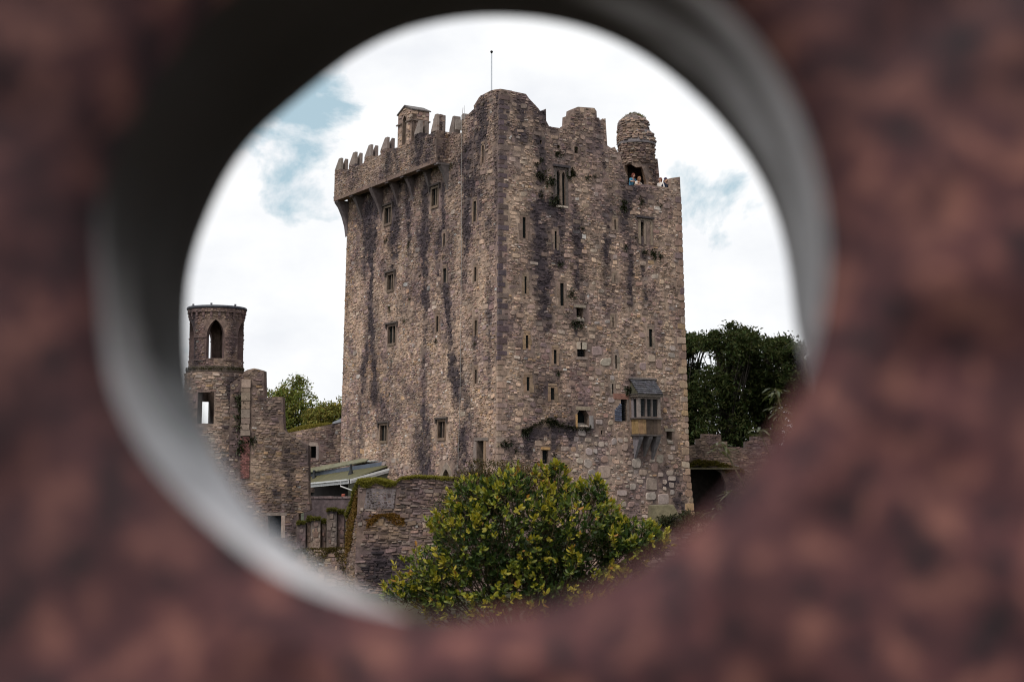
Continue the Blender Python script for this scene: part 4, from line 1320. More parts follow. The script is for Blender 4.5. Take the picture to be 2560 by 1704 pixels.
# ------------------------------------------------------------------ plants growing out of the keep's walls
def tuft(mp, u, z, size, col, label, group, parent_name='fern_tuft'):
    m = MB()
    r = random.Random(int(u * 977 + z * 131))
    c = mp(u, z, .02)
    X = (mp(u + 1, z, 0) - mp(u, z, 0)).normalized()
    Nn = (mp(u, z, 1) - mp(u, z, 0)).normalized()
    for k in range(int(40 * size / .3)):
        a = r.uniform(-math.pi, math.pi)
        d = (X * math.cos(a) * r.uniform(.3, 1) + UP * (math.sin(a) * .8 - .25) + Nn * r.uniform(.2, .9)).normalized()
        p = c + X * r.gauss(0, size * .35) + UP * r.gauss(0, size * .3)
        ln = size * r.uniform(.25, .6)
        s_ = d.cross(UP).normalized() * ln * .22
        q = p + d * ln + UP * (-ln * .15)
        m.add([p, p + d * ln * .5 + s_, q, p + d * ln * .5 - s_], [(0, 1, 2, 3)], jit(col, r, .35))
    o = m.build('wall_plant', M_LEAF)
    return tag(o, label, 'plant', group)


rt = random.Random(8)


def weed_labels(spots, feats, colour):
    """name each weed by the nearest feature of the wall, then by its rank in height there"""
    keys = []
    for u, z, left in spots:
        f = min(feats, key=lambda q: math.hypot(q[0] - u, q[1] - z))
        du, dz = (u - f[0]) * left, z - f[1]
        w = ('above' if dz > 0 else 'below') if abs(dz) > abs(du) else ('to the left of' if du < 0 else 'to the right of')
        keys.append((w, f[2]))
    out = [None] * len(keys)
    ordn = ['highest', 'second highest', 'third highest', 'fourth highest', 'fifth highest', 'sixth highest', 'seventh highest', 'eighth highest', 'ninth highest', 'tenth highest']
    for k_ in set(keys):
        idx = sorted((i for i in range(len(keys)) if keys[i] == k_), key=lambda i: -spots[i][1])
        for n_, i in enumerate(idx):
            out[i] = ('single ' if len(idx) == 1 else ordn[min(n_, 9)] + ' ') + colour + ' weed ' + k_[0] + ' the ' + k_[1]
    return out


FR = [(4.6, 20.2, 'tall twin lancet window'), (10.5, 18.2, 'half blocked square window'), (1.97, 17.4, 'dark framed slit by the corner'), (3.2, 22.4, 'small sky hole in the parapet'), (9.0, 21.8, 'stair turret'), (5.8, 12.7, 'upper stone chute'),
      (5.9, 6.5, 'big chute opening'), (2.1, 8.4, 'orange framed slit by the corner'), (10.3, 7.2, 'oriel bay'), (4.5, 13.7, 'tall plain arrow slit'), (13.5, 20.5, 'right end merlon'), (1.0, 4.5, 'foot of the corner'), (3.8, 8, 'small arched slit')]
FL = [(14.3, 20.2, 'left of the top two windows'), (7.9, 20.3, 'right of the top two windows'), (13.6, 15.7, 'unhooded middle window of the left face'), (13.2, 12.2, 'hooded window on the left face'), (14, 5.9, 'left of the bottom two windows'), (6.5, 5.9, 'right of the bottom two windows'),
      (6.4, 22.1, 'near end of the overhanging parapet'), (2.3, 22, 'high slit beside the corner'), (2.8, 11.7, 'middle slit beside the corner'), (7.3, 12.3, 'orange slit on the left face'), (6.5, 15.2, 'dark stained slit'), (2, 4.4, 'left doorway')]
lr = weed_labels([(u, z, 1) for u, z in D['R_tuft']], FR, 'dark green')
ll = weed_labels([(u, z, -1) for u, z in D['L_tuft']], FL, 'olive')
for i, (u, z) in enumerate(D['R_tuft']):
    tuft(mR, u, z, rt.uniform(.22, .5), (.030, .034, .016), lr[i], 'weeds growing on the right face of the keep')
for i, (u, z) in enumerate(D['L_tuft']):
    tuft(mL, u, z, rt.uniform(.14, .32), (.045, .045, .018), ll[i], 'weeds growing on the left face of the keep')
m = MB()
r = random.Random(64)
sc_ = D['scar']
for k in range(800):
    u = r.uniform(sc_[0][0] - .2, sc_[-1][0])
    z = float(np.interp(u, [p[0] for p in sc_], [p[1] for p in sc_])) + r.gauss(0, .07) + .1 * noise.noise((u * 3, 0, 0))
    p = mR(u, z, .05)
    d = (nR * r.uniform(.3, 1) + UP * r.uniform(-.6, .8) + dR * r.gauss(0, .5)).normalized() * r.uniform(.06, .17)
    s_ = d.cross(UP).normalized() * .03
    m.add([p - s_, p + s_, p + d], [(0, 1, 2)], jit((.034, .038, .016), r, .4))
o = m.build('grass', M_MOSS)
tag(o, 'dark grass along the old roof line low on the right face', None, kind='stuff')
m = MB()
r = random.Random(77)
for k in range(700):
    a, rr = r.uniform(0, 6.28), .75 * math.sqrt(r.random())
    p = Vector((cx_ - .15 + rr * math.cos(a), cy_ + rr * math.sin(a), 25.92 - rr * rr * .7))
    d = Vector((r.gauss(0, .5), r.gauss(0, .5), r.uniform(.3, 1))).normalized() * r.uniform(.08, .2)
    s_ = d.cross(Vector((r.gauss(0, 1), r.gauss(0, 1), 0))).normalized() * .03
    m.add([p - s_, p + s_, p + d], [(0, 1, 2)], jit((.11, .10, .025), r, .35))
o = m.build('grass_cap', M_MOSS)
tag(o, 'cap of yellow green grass on the domed stair turret', 'grass', kind='stuff')

# flagpole and conductor
m = MB()
pt, pb = D['pole']
m.tube([(pb[0], pb[1], pb[2] - .0), (pt[0], pt[1], pt[2] - .1)], [.055, .04], (.55, .58, .62), 10)
fp = m.build('flagpole', M_METAL)
tag(fp, 'thin bare pale grey flagpole rising behind the highest corner of the keep', 'flagpole')
m = MB()
m.lathe((pt[0], pt[1]), [(.01, pt[2] + .1), (.08, pt[2] + .05), (.09, pt[2]), (.05, pt[2] - .08), (.01, pt[2] - .1)], (.03, .03, .035), 10)
m.build('finial', M_METAL, fp)
m = MB()
m.tube([mL(u, z, .10) for u, z in D['rope']], .014, (.34, .32, .3), 6)
rc = m.build('conductor_cable', M_METAL)
tag(rc, 'thin pale lightning conductor cable running down the left face of the keep', 'cable')
m = MB()
u, z = D['rope'][0]
m.tube([mL(u, z - .9, .0), mL(u, z + .15, .0)], [.02, .008], (.35, .35, .36), 6)
m.build('spike', M_METAL, rc)


# ------------------------------------------------------------------ people on the roof walk
def person(loc, head_z, label, top, legs, skin, hair, lean=0.0, side=0.0, reach=None, long_hair=True, face=(0, -1)):
    """standing figure grown as one skin over a skeleton; hair is its child. face: unit direction in plan"""
    H = 1.68
    fz = head_z - 1.60
    fx, fy = face
    F_ = Vector((fx, fy, 0)).normalized()
    S_ = Vector((-F_.y, F_.x, 0))
    base = Vector((loc[0], loc[1], fz))

    def W(s, f, z):
        t = max(0, z - .9)
        return base + S_ * (s + side * t) + F_ * (f + lean * t) + UP * (z - (lean * lean + side * side) * t * .35)
    J = [('pelvis', W(0, 0, .93), .155, legs), ('belly', W(0, .01, 1.1), .14, top), ('chest', W(0, .0, 1.3), .165, top), ('neck', W(0, .01, 1.45), .06, skin), ('jaw', W(0, .03, 1.53), .075, skin),
         ('skull', W(0, .015, 1.61), .1, skin), ('crown', W(0, .005, 1.68), .07, skin)]
    E_ = [(i, i + 1) for i in range(6)]
    for s in (-1, 1):
        k = len(J)
        J += [('sh', W(s * .19, 0, 1.38), .065, top)]
        if reach:
            J += [('el', W(s * .25, .18, 1.2), .048, top), ('wr', W(s * .2, .42, 1.13), .036, skin), ('hand', W(s * .19, .52, 1.12), .042, skin), ('tip', W(s * .18, .6, 1.1), .022, skin)]
        else:
            J += [('el', W(s * .27, -.02, 1.12), .048, top), ('wr', W(s * .25, .12, .93), .036, skin), ('hand', W(s * .24, .18, .88), .042, skin), ('tip', W(s * .23, .21, .8), .022, skin)]
        E_ += [(2, k), (k, k + 1), (k + 1, k + 2), (k + 2, k + 3), (k + 3, k + 4)]
        k = len(J)
        J += [('hip', W(s * .095, 0, .86), .1, legs), ('knee', W(s * .1, .03, .48), .065, legs), ('ank', W(s * .1, 0, .09), .045, legs), ('toe', W(s * .11, .16, .04), .04, (.03, .03, .03))]
        E_ += [(0, k), (k, k + 1), (k + 1, k + 2), (k + 2, k + 3)]
    k = len(J)
    J += [('nose', W(0, .125, 1.585), .018, skin)]
    E_ += [(5, k)]
    me = bpy.data.meshes.new('person')
    me.from_pydata([j[1] for j in J], E_, [])
    o = bpy.data.objects.new('person_build', me)
    COL.objects.link(o)
    sk = o.modifiers.new('skin', 'SKIN')
    for i, j in enumerate(J):
        me.skin_vertices[0].data[i].radius = (j[2], j[2])
        me.skin_vertices[0].data[i].use_root = i == 0
    o.modifiers.new('sub', 'SUBSURF').levels = 1
    dg = bpy.context.evaluated_depsgraph_get()
    ev = o.evaluated_get(dg)
    em = ev.to_mesh()
    m = MB()
    co = [Vector(v.co) for v in em.vertices]
    fs = [tuple(p.vertices) for p in em.polygons]
    cols = []
    for p in co:
        best = min(((p - (J[a][1] * .5 + J[b][1] * .5)).length / (J[a][2] + (J[a][1] - J[b][1]).length), b) for a, b in E_)[1]
        cols.append(J[best][3])
    ev.to_mesh_clear()
    bpy.data.objects.remove(o)
    m.add(co, fs, cols)
    po = m.build('person', M_CLOTH, None, True)
    tag(po, label, 'person', 'visitors on the roof walk')
    m = MB()
    vs, fs = [], []
    hc = J[5][1] - F_ * .02 + UP * .02
    a, b = 10, 6
    for i in range(b + 1):
        for j in range(a):
            th = math.pi * (i / b) * (.78 if long_hair else .5)
            ph = 2 * math.pi * j / a
            front = max(0, math.cos(ph))
            rr = .122
            zz = math.cos(th) * rr * 1.15
            if front > .5 and th > 1.0:
                zz = max(zz, .05)
            vs.append(hc + F_ * (math.sin(th) * math.cos(ph) * rr - .015) + S_ * (math.sin(th) * math.sin(ph) * rr) + UP * (zz - (.12 * max(0, th - 1.4) if long_hair else 0)))
    for i in range(b):
        for j in range(a):
            fs.append((i * a + j, i * a + (j + 1) % a, (i + 1) * a + (j + 1) % a, (i + 1) * a + j))
    m.add(vs, fs, hair)
    m.build('hair', M_CLOTH, po, True)
    for s in (-1, 1):
        m = MB()
        e = J[5][1] + F_ * .088 + S_ * (s * .035) + UP * -.005
        m.lathe((e.x, e.y), [(.003, e.z - .012), (.013, e.z), (.003, e.z + .012)], (.02, .015, .012), 6)
        m.build('eye', M_CLOTH, po)
    return po


PP = D['people']
SK = (.48, .28, .2)
person(PP[0], PP[0][2], 'person with auburn hair in a bright blue top leaning beside the turret', (.06, .2, .32), (.25, .06, .09), SK, (.16, .045, .03), lean=.25, side=.15, reach=True, face=(.55, -.8))
person(PP[1], PP[1][2], 'person in a pale top reaching over the wall below the turret', (.6, .52, .46), (.4, .2, .15), SK, (.22, .11, .06), lean=.45, side=.1, reach=True, face=(.6, -.8))
person(PP[2], PP[2][2], 'person in a white sleeveless top behind the parapet by the turret', (.62, .58, .55), (.1, .08, .12), SK, (.15, .05, .03), face=(-.6, -.7))
person(PP[3], PP[3][2] + .03, 'person with purple dark hair in a navy jacket bending to the right', (.015, .02, .045), (.02, .02, .03), SK, (.05, .03, .07), side=.2, lean=.1, face=(.7, -.6), long_hair=False)
person(PP[4], PP[4][2] + .14, 'person in dark navy clothes and hood crouching nearest the end merlon', (.012, .018, .035), (.015, .018, .03), SK, (.012, .016, .03), side=.35, lean=.2, face=(.8, -.5))

# ------------------------------------------------------------------ round tower and ruin on the left
tw = D['tower']
tx, ty = -16.70, 80.0
TR = 1.5
tower = thing('round_tower', (tx, ty, -3), 'round ruined tower with pointed arches and flat grey cap, red brown stone', 'round tower')
colT = wall_colour([(-1.2, 12, -1.2, 9, .6, .5), (1.3, 12, 1.3, 9, .4, .5)], [], 51., topz=40, base_w=(.6, 2.2, 3, .4, 1.2, .1, 4.5, .5), tone=0.74)
mT = cyl_map((tx, ty), TR)
holes = []
for k in range(5):
    a0 = math.radians(9.5 + 72 * k)
    a0 = (a0 + math.pi) % (2 * math.pi) - math.pi
    hw = math.radians(19)
    if abs(a0) > 1.6:
        hw = math.radians(21)
    holes.append(arch((a0 - hw) * TR, (a0 + hw) * TR, 9.62, 10.8, 11.78, 6))
tO = [(-math.pi * TR + .01, 8.8), (math.pi * TR - .01, 8.8), (math.pi * TR - .01, 12.4), (-math.pi * TR + .01, 12.4)]
slab(mT, tO, holes, .38, colT, 'drum_wall', M_RED, tower, .2, reveal=(.13, .085, .08))
masonry(mT, tO, holes, colT, tower, mat=M_RED, hm=(.075, .12), wm=(.12, .28), seed=51, warp=.02, nbig=40, proud=(.01, .035))
# corbel table flaring under the cap: small round arches
na = 22
m = MB()
for k in range(na):
    a = 2 * math.pi * k / na
    for t, (z0, z1, n) in enumerate(((11.85, 12.0, .05), (12.0, 12.2, .09))):
        mm_ = lambda u, z, nn=0.0: mT(a * TR + u, z, nn)
        m.box(mm_, -.07, .07, z0, z1 - .003, -.02, n, jit((.15, .1, .095), rnd))
m.build('corbel_table', M_RED, tower)
m = MB()
m.lathe((tx, ty), [(TR - .3, 12.2), (TR + .11, 12.2), (TR + .13, 12.42), (TR - .3, 12.43)], (.15, .1, .095), 40, closed=False)
m.build('flared_rim', M_RED, tower)
masonry(cyl_map((tx, ty), TR + .12), [(-5, 12.2), (5, 12.2), (5, 12.42), (-5, 12.42)], [], colT, tower, mat=M_RED, hm=(.08, .11), wm=(.12, .28), seed=58, warp=0, clip=0, proud=(.005, .02))
m = MB()
m.lathe((tx, ty), [(.05, 12.44), (TR + .17, 12.44), (TR + .19, 12.5), (TR + .15, 12.58), (.05, 12.66)], (.055, .058, .075), 48, closed=True)
cp = m.build('cap', M_SLATE, tower)
for a in (.0, .9, -.8, 2.2):
    m = MB()
    p = Vector((tx + (TR + .05) * math.sin(a), ty - (TR + .05) * math.cos(a), 12.6))
    m.tube([p, p + UP * .09], .06, (.12, .12, .14), 8)
    m.build('cap_bolt', M_LEAD, cp)
for zc, th, d in ((9.5, .05, .04), (10.78, .05, .03)):
    for k in range(5):
        a0 = 9.5 + 72 * k
        A0, A1 = math.radians(a0 + 20), math.radians(a0 + 52)
        m = MB()
        for j in range(6):
            p, q = A0 + (A1 - A0) * j / 6, A0 + (A1 - A0) * (j + 1) / 6
            m.box(mT, p * TR, q * TR - .002, zc, zc + th, -.3, d + .02, (.14, .095, .09))
        m.build('string_course', M_RED, tower)
m = MB()
m.lathe((tx, ty), [(TR - .2, 8.84), (TR + .1, 8.84), (TR + .15, 8.9), (TR + .15, 8.97), (TR + .06, 9.02), (TR + .06, 9.2), (TR - .2, 9.22)], (.11, .085, .07), 48, closed=False)
m.build('ledge', M_RED, tower)
m = MB()
r = random.Random(9)
for k in range(900):
    a = r.uniform(-1.5, 1.5)
    p = Vector((tx + (TR + .12) * math.sin(a), ty - (TR + .12) * math.cos(a), 9.03 + r.uniform(-.05, .12)))
    d = Vector((math.sin(a) * .7 + r.gauss(0, .4), -math.cos(a) * .7 + r.gauss(0, .4), r.uniform(-.5, .5))).normalized() * .09
    s_ = d.cross(UP).normalized() * .025
    m.add([p - s_, p + s_, p + d], [(0, 1, 2)], jit((.06, .06, .018), r, .3))
mo = m.build('moss', M_MOSS, tower)
mo['kind'] = 'stuff'
# the wider storey below with a square window
T2 = 1.68
mT2 = cyl_map((tx, ty - .1), T2)
colT2 = wall_colour([(1.2, 8.5, 1.0, 4, .4, .6)], [(-.6, 8.3, 1., .5, 't')], 55., topz=40, base_w=(4, 3.5, 3, 2, .9, .2, 1.4, 1.5), tone=0.85)
uw = [(-.66, 5.98), (.3, 5.98), (.3, 7.72), (-.64, 7.72)]
ub = [((-2.72) * T2, 6.1), ((-2.22) * T2, 6.1), ((-2.24) * T2, 7.35), ((-2.72) * T2, 7.35)]
t2O = [(-math.pi * T2 + .01, -3.2), (math.pi * T2 - .01, -3.2), (math.pi * T2 - .01, 8.84), (-math.pi * T2 + .01, 8.84)]
slab(mT2, t2O, [uw, ub], .45, colT2, 'lower_wall', M_WALL, tower, .3, reveal=(.15, .12, .11))
masonry(mT2, t2O, [uw, ub], colT2, tower, hm=(.09, .16), wm=(.18, .5), seed=52, warp=.04, nbig=60)
m = MB()
m.box(mT2, -.85, .5, 7.73, 7.9, -.3, .05, (.3, .24, .2))
m.box(mT2, -.75, .4, 7.91, 8.02, -.2, .05, (.27, .22, .18))
m.build('lintel', M_DRESS, tower)

ruin = thing('ruined_wall', (-13, 78, -3), 'stepped broken stone wall beside the round tower with a red brick flue', 'ruined wall')
colU = wall_colour([(-14.9, 8.2, -14.6, 3, .35, .7), (-13.3, 7, -12.9, 1, .4, .45), (-12.5, 5, -12, 0, .6, .5)], [(-12.9, 3, 1.2, 2.5, 'o')], 61., topz=40, base_w=(1.2, 3.4, 3.6, .8, 2.4, .3, 1.2, .6), tone=0.68)
mU = front_map(78.6)
ro = [p for p in D['ruin'] if p[0] > -15.2]
ro = [(-15.6, -4), (-15.6, 8.2)] + [(p[0], p[1]) for p in ro if p[1] > -4]
ro += [(-11.3, -4)]
w2 = D['ruin_win2']
slab(mU, ro, [w2], .9, colU, 'wall', M_WALL, ruin, .35, reveal=(.2, .16, .15))
fl = D['ruin_red']
pil = [(-14.98, -15), (1, 1)]
masonry(mU, ro, [w2], colU, ruin, hm=(.07, .17), wm=(.14, .46), warp=.22, seed=61, nbig=90, blocked=[(-15.02, -14.45, 2.9, 8.4)])
m = MB()
shade_sheet(mU, [w2[0][0], w2[1][0], w2[0][1], w2[2][1]], ruin, .6, (.05, .06, .075), 'window_void')
m.box(mU, w2[1][0] + .003, w2[1][0] + .22, w2[0][1], w2[2][1], -.4, .04, (.34, .26, .22))
m.box(mU, w2[0][0] - .1, w2[1][0] + .3, w2[2][1] + .003, w2[2][1] + .18, -.4, .04, (.2, .16, .14))
m.build('window_surround', M_DRESS, ruin)
# red brick flue with pale pilaster above
bw_ = random.Random(4)
zz = 3.0
row = 0
for row in range(26):
    zz = 3.0 + row * .088
    for j in range(3):
        m = MB()
        a = -14.97 + j * .17 + (.085 if row % 2 else 0)
        m.box(mU, a + .006, min(a + .164, -14.44), zz + .006, zz + .082, -.05, .05 + bw_.uniform(0, .02), jit((.2, .09, .08), bw_, .35))
        m.build('brick', M_RED, ruin)
zz = 5.32
while zz < 8.3:
    h = bw_.uniform(.25, .5)
    m = MB()
    m.box(mU, -14.96 + bw_.uniform(-.03, .03), -14.46 + bw_.uniform(-.03, .03), zz + .01, zz + h - .01, -.05, .12 + bw_.uniform(0, .05), jit((.26, .2, .16), bw_, .25))
    m.build('pilaster_stone', M_DRESS, ruin)
    zz += h
for (u, z), lab in zip(((-15.0, 7.0), (-15.05, 6.4), (-15.0, 5.9), (-14.95, 5.0), (-14.9, 4.6), (-14.4, 5.1), (-15.1, 7.4)), ['topmost weed beside the pale pilaster of the ruined wall', 'second weed down beside the pale pilaster of the ruined wall', 'third weed down beside the pale pilaster of the ruined wall', 'weed at the top left of the red brick flue', 'lower weed on the left edge of the red brick flue', 'weed at the top right of the red brick flue', 'highest weed in the angle between round tower and ruined wall']):
    tuft(mU, u, z, .42, (.035, .04, .015), 'dark ' + lab, 'weeds in the ruined wall')

# ------------------------------------------------------------------ low curtain wall joining the ruin to the keep
cur = thing('curtain_wall', (-13, 97.5, 0), 'low stone curtain wall with sloping top between the ruin and the keep', 'curtain wall')
mC = front_map(97.5)
colK = wall_colour([(-11.5, 5.5, -11.6, 1, .5, .8), (-11.0, 6, -11.0, 2, .35, .7)], [], 71., topz=40, base_w=(3, 4, 3.5, 1.5, 1.3, .4, 1, 1), tone=0.8)
cw = D['curtain_win']
slab(mC, D['curtain'][::-1], [cw], .8, colK, 'wall', M_WALL, cur, .4, reveal=(.2, .16, .14))
masonry(mC, D['curtain'][::-1], [cw], colK, cur, hm=(.1, .19), wm=(.18, .48), seed=71, nbig=50, blocked=[(cw[0][0] - .2, cw[1][0] + .2, cw[0][1] - .1, cw[2][1] + .3)])
m = MB()
m.box(mC, cw[0][0] - .16, cw[0][0], cw[0][1] - .1, cw[2][1], -.3, .04, (.28, .22, .2))
m.box(mC, cw[1][0], cw[1][0] + .18, cw[0][1] - .1, cw[2][1], -.3, .05, (.24, .2, .19))
m.prism(mC, [(cw[0][0] - .16, cw[2][1] + .003), (cw[1][0] + .18, cw[2][1] + .003), (cw[1][0] + .1, cw[2][1] + .26), (cw[0][0] - .05, cw[2][1] + .3)], -.3, .045, (.3, .24, .21))
wn = m.build('window', M_DRESS, cur)
shade_sheet(mC, [cw[0][0], cw[1][0], cw[0][1], cw[2][1]], wn, .5)
m = MB()
r = random.Random(12)
mx = D['curtain_moss']
for k in range(2600):
    t = r.random()
    x = mx[0][0] + (mx[-1][0] - mx[0][0]) * t
    z = np.interp(x, [p[0] for p in D['curtain'][:5]], [p[1] for p in D['curtain'][:5]]) + .30 * math.sin(math.pi * min(1, t * 1.0) ** .7) * r.random()
    p = Vector((x, 97.9 + r.uniform(-.3, .5), z))
    d = Vector((r.gauss(0, .4), r.gauss(-.2, .4), 1)).normalized() * r.uniform(.06, .16)
    s_ = Vector((r.gauss(0, 1), r.gauss(0, 1), 0)).normalized() * .03
    m.add([p - s_, p + s_, p + d], [(0, 1, 2)], jit((.22, .19, .045), r, .3))
mo = m.build('moss', M_MOSS, cur)
mo['kind'] = 'stuff'
m = MB()
cxr = D['curtain'][4]
m.prism(mC, [(cxr[0] - 1.3, cxr[1] - .28), (cxr[0] - .1, cxr[1] + .0), (cxr[0] - .05, cxr[1] + .45), (cxr[0] - .35, cxr[1] + .4), (cxr[0] - .7, cxr[1] + .1), (cxr[0] - 1.3, cxr[1] - .16)], -.5, .06, (.3, .32, .36))
m.build('lead_flashing', M_LEAD, cur)
m = MB()
x0, z0 = D['curtain'][1]
m.tube([(x0 - .12, 97.4, z0 - .1), (x0 - .12, 97.4, z0 + .28)], .16, (.12, .13, .16), 10)
m.build('pipe_stub', M_LEAD, cur)

# ------------------------------------------------------------------ lean-to shed against the keep
S = {k: Vector(v) for k, v in D['shed'].items()}
shed = thing('lean_to_shed', (-11, 91, .5), 'lean-to shed with mossy green corrugated roof and white fascia against the keep', 'shed')
def quad_sheet(name, p, q, r_, s_, mat, col, th=.05, n=1, wave=0.0, parent=shed):
    """sheet p-q (low edge) to s-r (high edge); corrugated when n>1"""
    nn = (q - p).cross(s_ - p).normalized()
    m = MB()
    vs, cs = [], []
    for i in range(n + 1):
        t = i / n
        o_ = nn * (wave if i % 2 else 0)
        vs += [p.lerp(q, t) + o_, s_.lerp(r_, t) + o_]
        c = jit(col, rnd, .12)
        cs += [c, c]
    k = len(vs)
    vs += [v - nn * th for v in vs]
    cs += cs
    fs = []
    for i in range(n):
        fs += [(2 * i, 2 * i + 2, 2 * i + 3, 2 * i + 1), (k + 2 * i, k + 2 * i + 1, k + 2 * i + 3, k + 2 * i + 2), (2 * i, k + 2 * i, k + 2 * i + 2, 2 * i + 2), (2 * i + 1, 2 * i + 3, k + 2 * i + 3, k + 2 * i + 1)]
    fs += [(0, 1, k + 1, k), (2 * n, k + 2 * n, k + 2 * n + 1, 2 * n + 1)]
    m.add(vs, fs, cs)
    return m.build(name, mat, parent)


eL, eR = S['eave_l'], S['eave_r']
mid = S['mid']
roofc = (.10, .093, .048)
quad_sheet('corrugated_roof', eL, eR, S['strip_b_r'] + Vector((0, 0, -.02)), S['strip_b_l'] + Vector((0, 0, -.02)), M_PAINT, roofc, .04, 60, .035)
quad_sheet('glazing_strip', S['strip_b_l'], S['strip_b_r'], S['strip_t_r'], S['strip_t_l'], M_LEAD, (.07, .085, .12), .04, 24, .012)
quad_sheet('upper_roof', S['strip_t_l'] + Vector((-.1, -.25, .0)), mid + Vector((.1, -.25, .12)), mid + Vector((.3, .9, .4)), S['upper_l'] + Vector((0, .6, .1)), M_PAINT, (.19, .19, .13), .07, 30, .02)
quad_sheet('upper_roof', mid + Vector((.12, .1, .1)), S['strip_t_r'] + Vector((.02, .0, .04)), S['upper_r'] + Vector((0, .6, .1)), mid + Vector((.3, .9, .33)), M_PAINT, (.34, .35, .34), .07, 14, .02)
for pq in (('strip_t_r', 'strip_b_r'),):
    m = MB()
    m.tube([S['strip_b_r'] + Vector((.05, -.03, 0)), S['strip_t_r'] + Vector((.05, -.03, .1))], .05, (.55, .56, .56), 4)
    m.build('end_trim', M_PAINT, shed)
dn = Vector((0, -.06, 0))
def board(name, a, b, h, col, d=.06):
    m = MB()
    nrm = (b - a).cross(UP).normalized()
    if nrm.y > 0:
        nrm = -nrm
    vs = [a, b, b + UP * h, a + UP * h]
    m.add([v + nrm * (.05 + d) for v in vs] + [v + nrm * .05 for v in vs], [(0, 1, 2, 3), (4, 7, 6, 5), (0, 4, 5, 1), (3, 2, 6, 7), (0, 3, 7, 4), (1, 5, 6, 2)], col)
    return m.build(name, M_PAINT, shed)
board('fascia_board', eL + UP * -.3, eR + UP * -.26, .25, (.66, .67, .68))
board('gutter', eL + UP * -.1, eR + UP * -.07, .1, (.6, .61, .62), .16)
board('barge_board', eR + UP * -.25, S['wall_r'] + UP * -.2, .13, (.62, .63, .64))
board('barge_board', eR + UP * -.11, S['wall_r'] + UP * -.06, .13, (.68, .69, .7), .1)
for k in ('post1', 'post2'):
    p = S[k]
    m = MB()
    m.tube([p + Vector((0, 0, -.35)), p + Vector((0, 0, -.2)), p + Vector((0, 0, .1)), p + Vector((0, 0, .42))], [.2, .17, .09, .09], (.03, .032, .036), 8)
    m.build('roof_post', M_PAINT, shed)
m = MB()
m.tube([eR + Vector((-.55, -.16, -.1)), eR + Vector((-.55, -.16, -.42)), eR + Vector((.35, -.1, -.75)), eR + Vector((.42, -.05, -1.2))], .045, (.7, .7, .7), 8)
m.build('downpipe', M_PAINT, shed)
m = MB()                                  # dim inside: back wall, side wall and floor of the shed
m.add([eL + Vector((-.2, 2.6, -2.6)), eR + Vector((2.2, 1.6, -2.6)), eR + Vector((2.2, 1.6, .7)), eL + Vector((-.2, 2.6, .3)), eL + Vector((-.2, .1, -2.6)), eR + Vector((0, .1, -2.6))], [(0, 1, 2, 3), (4, 5, 1, 0)], (.05, .045, .045))
m.build('inner_wall', M_DARK, shed)
m = MB()
m.add([eR + Vector((-.1, .06, -2.6)), S['wall_r'] + Vector((0, 0, -3.3)), S['wall_r'] + Vector((0, 0, -.1)), eR + Vector((-.1, .06, -.26))], [(0, 1, 2, 3)], (.1, .105, .08))
m.build('side_wall', M_PAINT, shed)
lp = D['lowpar']
lowp = thing('terrace_wall', (-11.5, 88, -.5), 'low smooth purplish stone wall under the open front of the shed', 'low wall')
mLP = front_map(88.0)
m = MB()
m.box(mLP, lp[0][0], lp[1][0] + .35, lp[2][1], lp[0][1], -.4, 0, (.14, .105, .11))
m.build('wall', M_WALL, lowp)
n = 10
for j in range(n):
    m = MB()
    a = lp[0][0] + (lp[1][0] + .35 - lp[0][0]) * j / n
    m.box(mLP, a + .008, a + (lp[1][0] + .35 - lp[0][0]) / n - .008, lp[0][1] + .002, lp[0][1] + .1 + .03 * rnd.random(), -.45, .06, jit((.2, .15, .15), rnd, .2))
    m.build('coping_stone', M_DRESS, lowp)
m = MB()
m.lathe((-10.4, 88.2), [(.09, 1.72), (.11, 1.95), (.12, 2.02), (.07, 2.05)], (.35, .1, .07), 12)
o = m.build('flower_pot', M_CLOTH)
tag(o, 'small terracotta pot standing on the low wall under the shed roof', 'pot')

# ------------------------------------------------------------------ mossy wall in front of the keep
mw = thing('mossy_wall', (-5, 72, -4), 'thick broken rubble wall topped with bright moss in front of the keep', 'rubble wall')
mM = front_map(72.0)
colM = wall_colour([(-6.9, -1.3, -4.8, -1.5, .7, .7), (-7.5, -2.2, -5.5, -2.1, .35, .6), (-2.5, 2.5, -2.5, -1, .8, .4), (-5.6, 2.6, -5.4, 1.4, .25, .5)], [(-6.8, .3, 1.3, .5, 'o')], 81., topz=40, base_w=(1, 2.6, 4.5, 1, 3, .1, 1.6, 1.5), tone=0.72)
mo_ = D['mossy'][::-1]
plaster = [(-7.45, 1.5), (-5.95, 1.5), (-5.85, 2.45), (-7.3, 2.5)]
slab(mM, mo_, [], 1.6, colM, 'wall', M_WALL, mw, .4)
masonry(mM, mo_, [], colM, mw, hm=(.06, .2), wm=(.14, .6), warp=.3, seed=81, nbig=140, blocked=[(-7.45, -5.9, 1.55, 2.4)], proud=(.02, .09))
m = MB()
m.prism(mM, plaster, -.02, .05, (.165, .138, .142))
m.build('render_patch', M_WALL, mw)
masonry(lambda u, z, n=0.0: mM(u, z, n + .05), plaster, [], wall_colour([(-7.3, 2.4, -7.0, 1.5, .3, .5)], [], 83., topz=40, tone=.5, base_w=(.5, 1, 4, 1, 1, 0, .5, 5)), mw, hm=(.05, .14), wm=(.06, .24), gap=.02, proud=(-.01, .025), seed=83, warp=.2)
